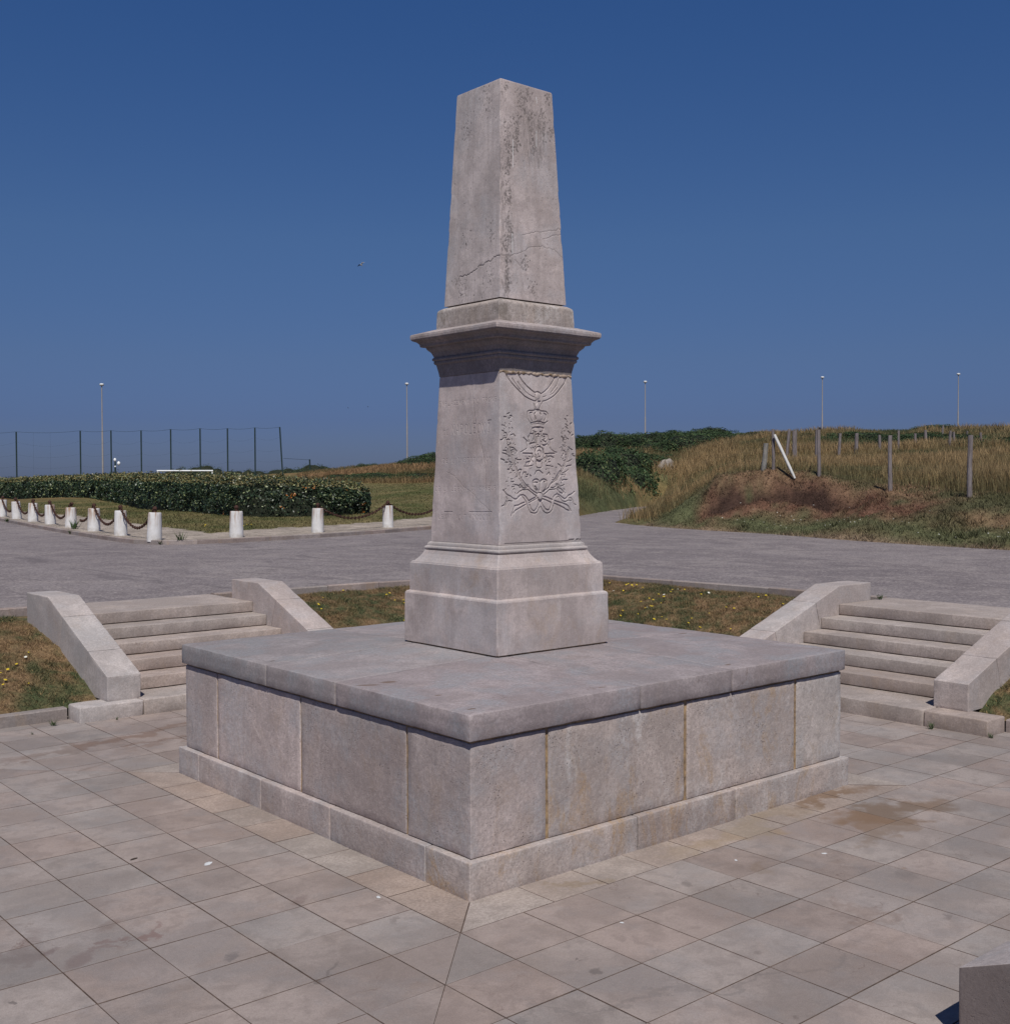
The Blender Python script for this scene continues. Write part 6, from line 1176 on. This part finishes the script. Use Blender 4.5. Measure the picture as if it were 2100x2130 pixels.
# ================================================================== BIRDS
def bird(name, loc, span, label, mat_w, roll=0.0, head=0.0, group=None):
    t = empty(name, loc, label, 'bird', group); s_ = span / 1.2
    body = lathe([(.002, -.26), (.035, -.20), (.075, -.05), (.08, .06), (.055, .16), (.045, .20), (.035, .25), (.002, .29)], 10)
    body = ([(x * s_, z_ * s_, y * s_) for x, y, z_ in body[0]], body[1]); link(bpy.data.objects.new('body', merge_mesh('body', [body], mat_w)), t)
    for sg_ in (-1, 1):
        P = [(0, .12, .02), (.28, .20, .14), (.62, .02, .06), (.34, -.02, .12), (0, -.12, .02)]; V = [(sg_ * x * s_, y * s_, z_ * s_) for x, y, z_ in P] + [(sg_ * x * s_, y * s_, (z_ - .015) * s_) for x, y, z_ in P]; F = [(0, 1, 3, 4), (1, 2, 3), (9, 8, 6, 5), (8, 7, 6)] + [(k, (k + 1) % 5, 5 + (k + 1) % 5, 5 + k) for k in range(5)]
        link(bpy.data.objects.new('wing', merge_mesh('wing', [(V, F)], mat_w)), t)
    V = [(-.03, -.22, 0), (.03, -.22, 0), (.07, -.36, .0), (-.07, -.36, 0), (-.03, -.22, -.012), (.03, -.22, -.012), (.07, -.36, -.012), (-.07, -.36, -.012)]; link(bpy.data.objects.new('tail', merge_mesh('tail', [([(a * s_, b * s_, c_ * s_) for a, b, c_ in V], [(0, 1, 2, 3), (7, 6, 5, 4), (0, 4, 5, 1), (1, 5, 6, 2), (2, 6, 7, 3), (3, 7, 4, 0)])], mat_w)), t)
    t.rotation_euler = (roll, .5, head); return t
gull = bird('gull', (81.99, 126.17, 31.8), 1.15, 'white gull with dark wing flying high left of the monument', M_gullw, roll=.3, head=2.2)
for ch in gull.children:
    if ch.name.startswith('wing') and ch.data.vertices[1].co.x > 0: ch.data.materials[0] = M_gulld
bird('small_bird', (102.06, 160.84, 14.6), .4, 'tiny dark bird in the sky, left one of the pair', M_gulld, .2, 1.0, 'pair of tiny dark birds'); bird('small_bird', (104.88, 158.99, 14.8), .4, 'tiny dark bird in the sky, right one of the pair', M_gulld, -.3, .4, 'pair of tiny dark birds')
x, y, zt, zb = NEARP[2]; p = bird('perched_bird', (x + .02, y - .02, zt + .02), .30, 'small dark bird perched on top of a fence post', M_gulld, 0, 1.1); p.scale = (.5, 1, 1)

# ================================================================== SMALL THINGS ON THE GROUND
def weed(x, y, z, h, label, n=9, seed=0):
    n = n * 3
    rg = np.random.default_rng(seed); V, F, C = [], [], []
    for i in range(n):
        a = rg.uniform(0, 6.28); l = h * rg.uniform(.5, 1); w_ = h * .045; px_, py_ = rg.normal(0, h * .12, 2); k = len(V); ux, uy = math.cos(a), math.sin(a)
        pts = [(0, 0, 0), (.25, .16, 1), (.5, .12, 1), (1, 0, 0)]; ln = rg.uniform(.3, .9)
        for (t_, ww, _) in pts:
            cx, cy, cz = px_ + ux * l * t_ * ln, py_ + uy * l * t_ * ln, l * (t_ - .25 * t_ * t_ * ln); V += [(cx - uy * w_ * ww * 4, cy + ux * w_ * ww * 4, cz), (cx + uy * w_ * ww * 4, cy - ux * w_ * ww * 4, cz)]
        for q in range(3): F.append((k + 2 * q, k + 2 * q + 1, k + 2 * q + 3, k + 2 * q + 2))
        g_ = np.array([.050, .085, .028]) * rg.uniform(.7, 1.4); C += [g_] * 8
    o = mesh('weed', np.array(V), F, M_blade, col=np.array(C)); o.location = (x, y, z); return tag(o, label, 'weed')
weed(4.43, -1.36, 0, .10, 'green weed at the foot of the right staircase, by the first step joint', 11, 1)
weed(4.50, -1.95, 0, .07, 'low weeds at the outer corner of the right staircase', 12, 2)
weed(5.50, 1.16, .30, .09, 'weed growing in the corner of a right staircase step', 9, 3)
weed(1.02, 5.83, .30, .10, 'weed at the right end of a left staircase step', 9, 4)
weed(7.55, 1.12, .885, .11, 'grass tuft at the top of the right staircase beside the side wall', 12, 5)
weed(-1.55, 4.47, 0, .05, 'small moss tuft at the foot of the left staircase end stone', 8, 6)
weed(-2.15, 4.62, 0, .09, 'dry tuft beside the end stone of the left staircase', 12, 7)
weed(-2.45, 4.35, 0, .045, 'tiny green weed between the paving tiles near the left lawn', 8, 8)
weed(6.35, 20.0, .95, .35, 'tall weed on the kerb right of the corner bollard', 8, 9)
weed(6.75, 28.4, .95, .45, 'tall weed in front of the chipped bollard', 9, 10)
weed(5.9, 20.2, .88, .16, 'low green weeds in the gutter below the corner bollard', 16, 11)
weed(7.75, 38.2, .90, .22, 'green weeds on the kerb near the left picture edge', 16, 12)
weed(6.2, 27.2, .88, .2, 'green weeds in the gutter between two bollards', 18, 13)
def splat(x, y, z, r, mat, label, cat, name, seed=0, sy=.6):
    rg = random.Random(seed); n = 12; V = [(0, 0, .0035)] + [(r * rg.uniform(.75, 1.15) * math.cos(t_), r * sy * rg.uniform(.75, 1.15) * math.sin(t_), .0008) for t_ in np.linspace(0, 2 * math.pi, n + 1)[:-1]]
    o = mesh(name, np.array(V), [(0, 1 + i, 1 + (i + 1) % n) for i in range(n)], mat); o.location = (x, y, z); o.rotation_euler = (0, 0, rg.uniform(0, 3)); return tag(o, label, cat)
from math import isfinite
def gpt(px, py, z=0.0):
    return None
M_drop = simple_mat('bird_dropping', (.62, .62, .64), .7, 0, 30, .2); M_leafd = simple_mat('dry_leaf', (.06, .04, .03), .8)
splat(-2.868, -0.338, .001, .040, M_drop, 'oval white bird dropping on a tile left of the platform', 'bird dropping', 'bird_dropping', 1)
splat(-2.365, -1.576, .001, .022, M_drop, 'small white spot on a tile near the platform corner', 'bird dropping', 'bird_dropping', 2)
splat(-0.202, -2.566, .001, .016, M_drop, 'small white spot on a tile in front of the right face', 'bird dropping', 'bird_dropping', 3)
splat(0.355, -2.870, .001, .022, M_drop, 'white spot on a tile right of the platform, below the brown stain', 'bird dropping', 'bird_dropping', 4)
splat(-1.545, -2.814, .001, .014, M_drop, 'tiny white spot on a foreground tile', 'bird dropping', 'bird_dropping', 5)
splat(-3.203, 0.068, .004, .030, M_leafd, 'small dark dry leaf lying on the left paving', 'leaf', 'dry_leaf', 6, .35)
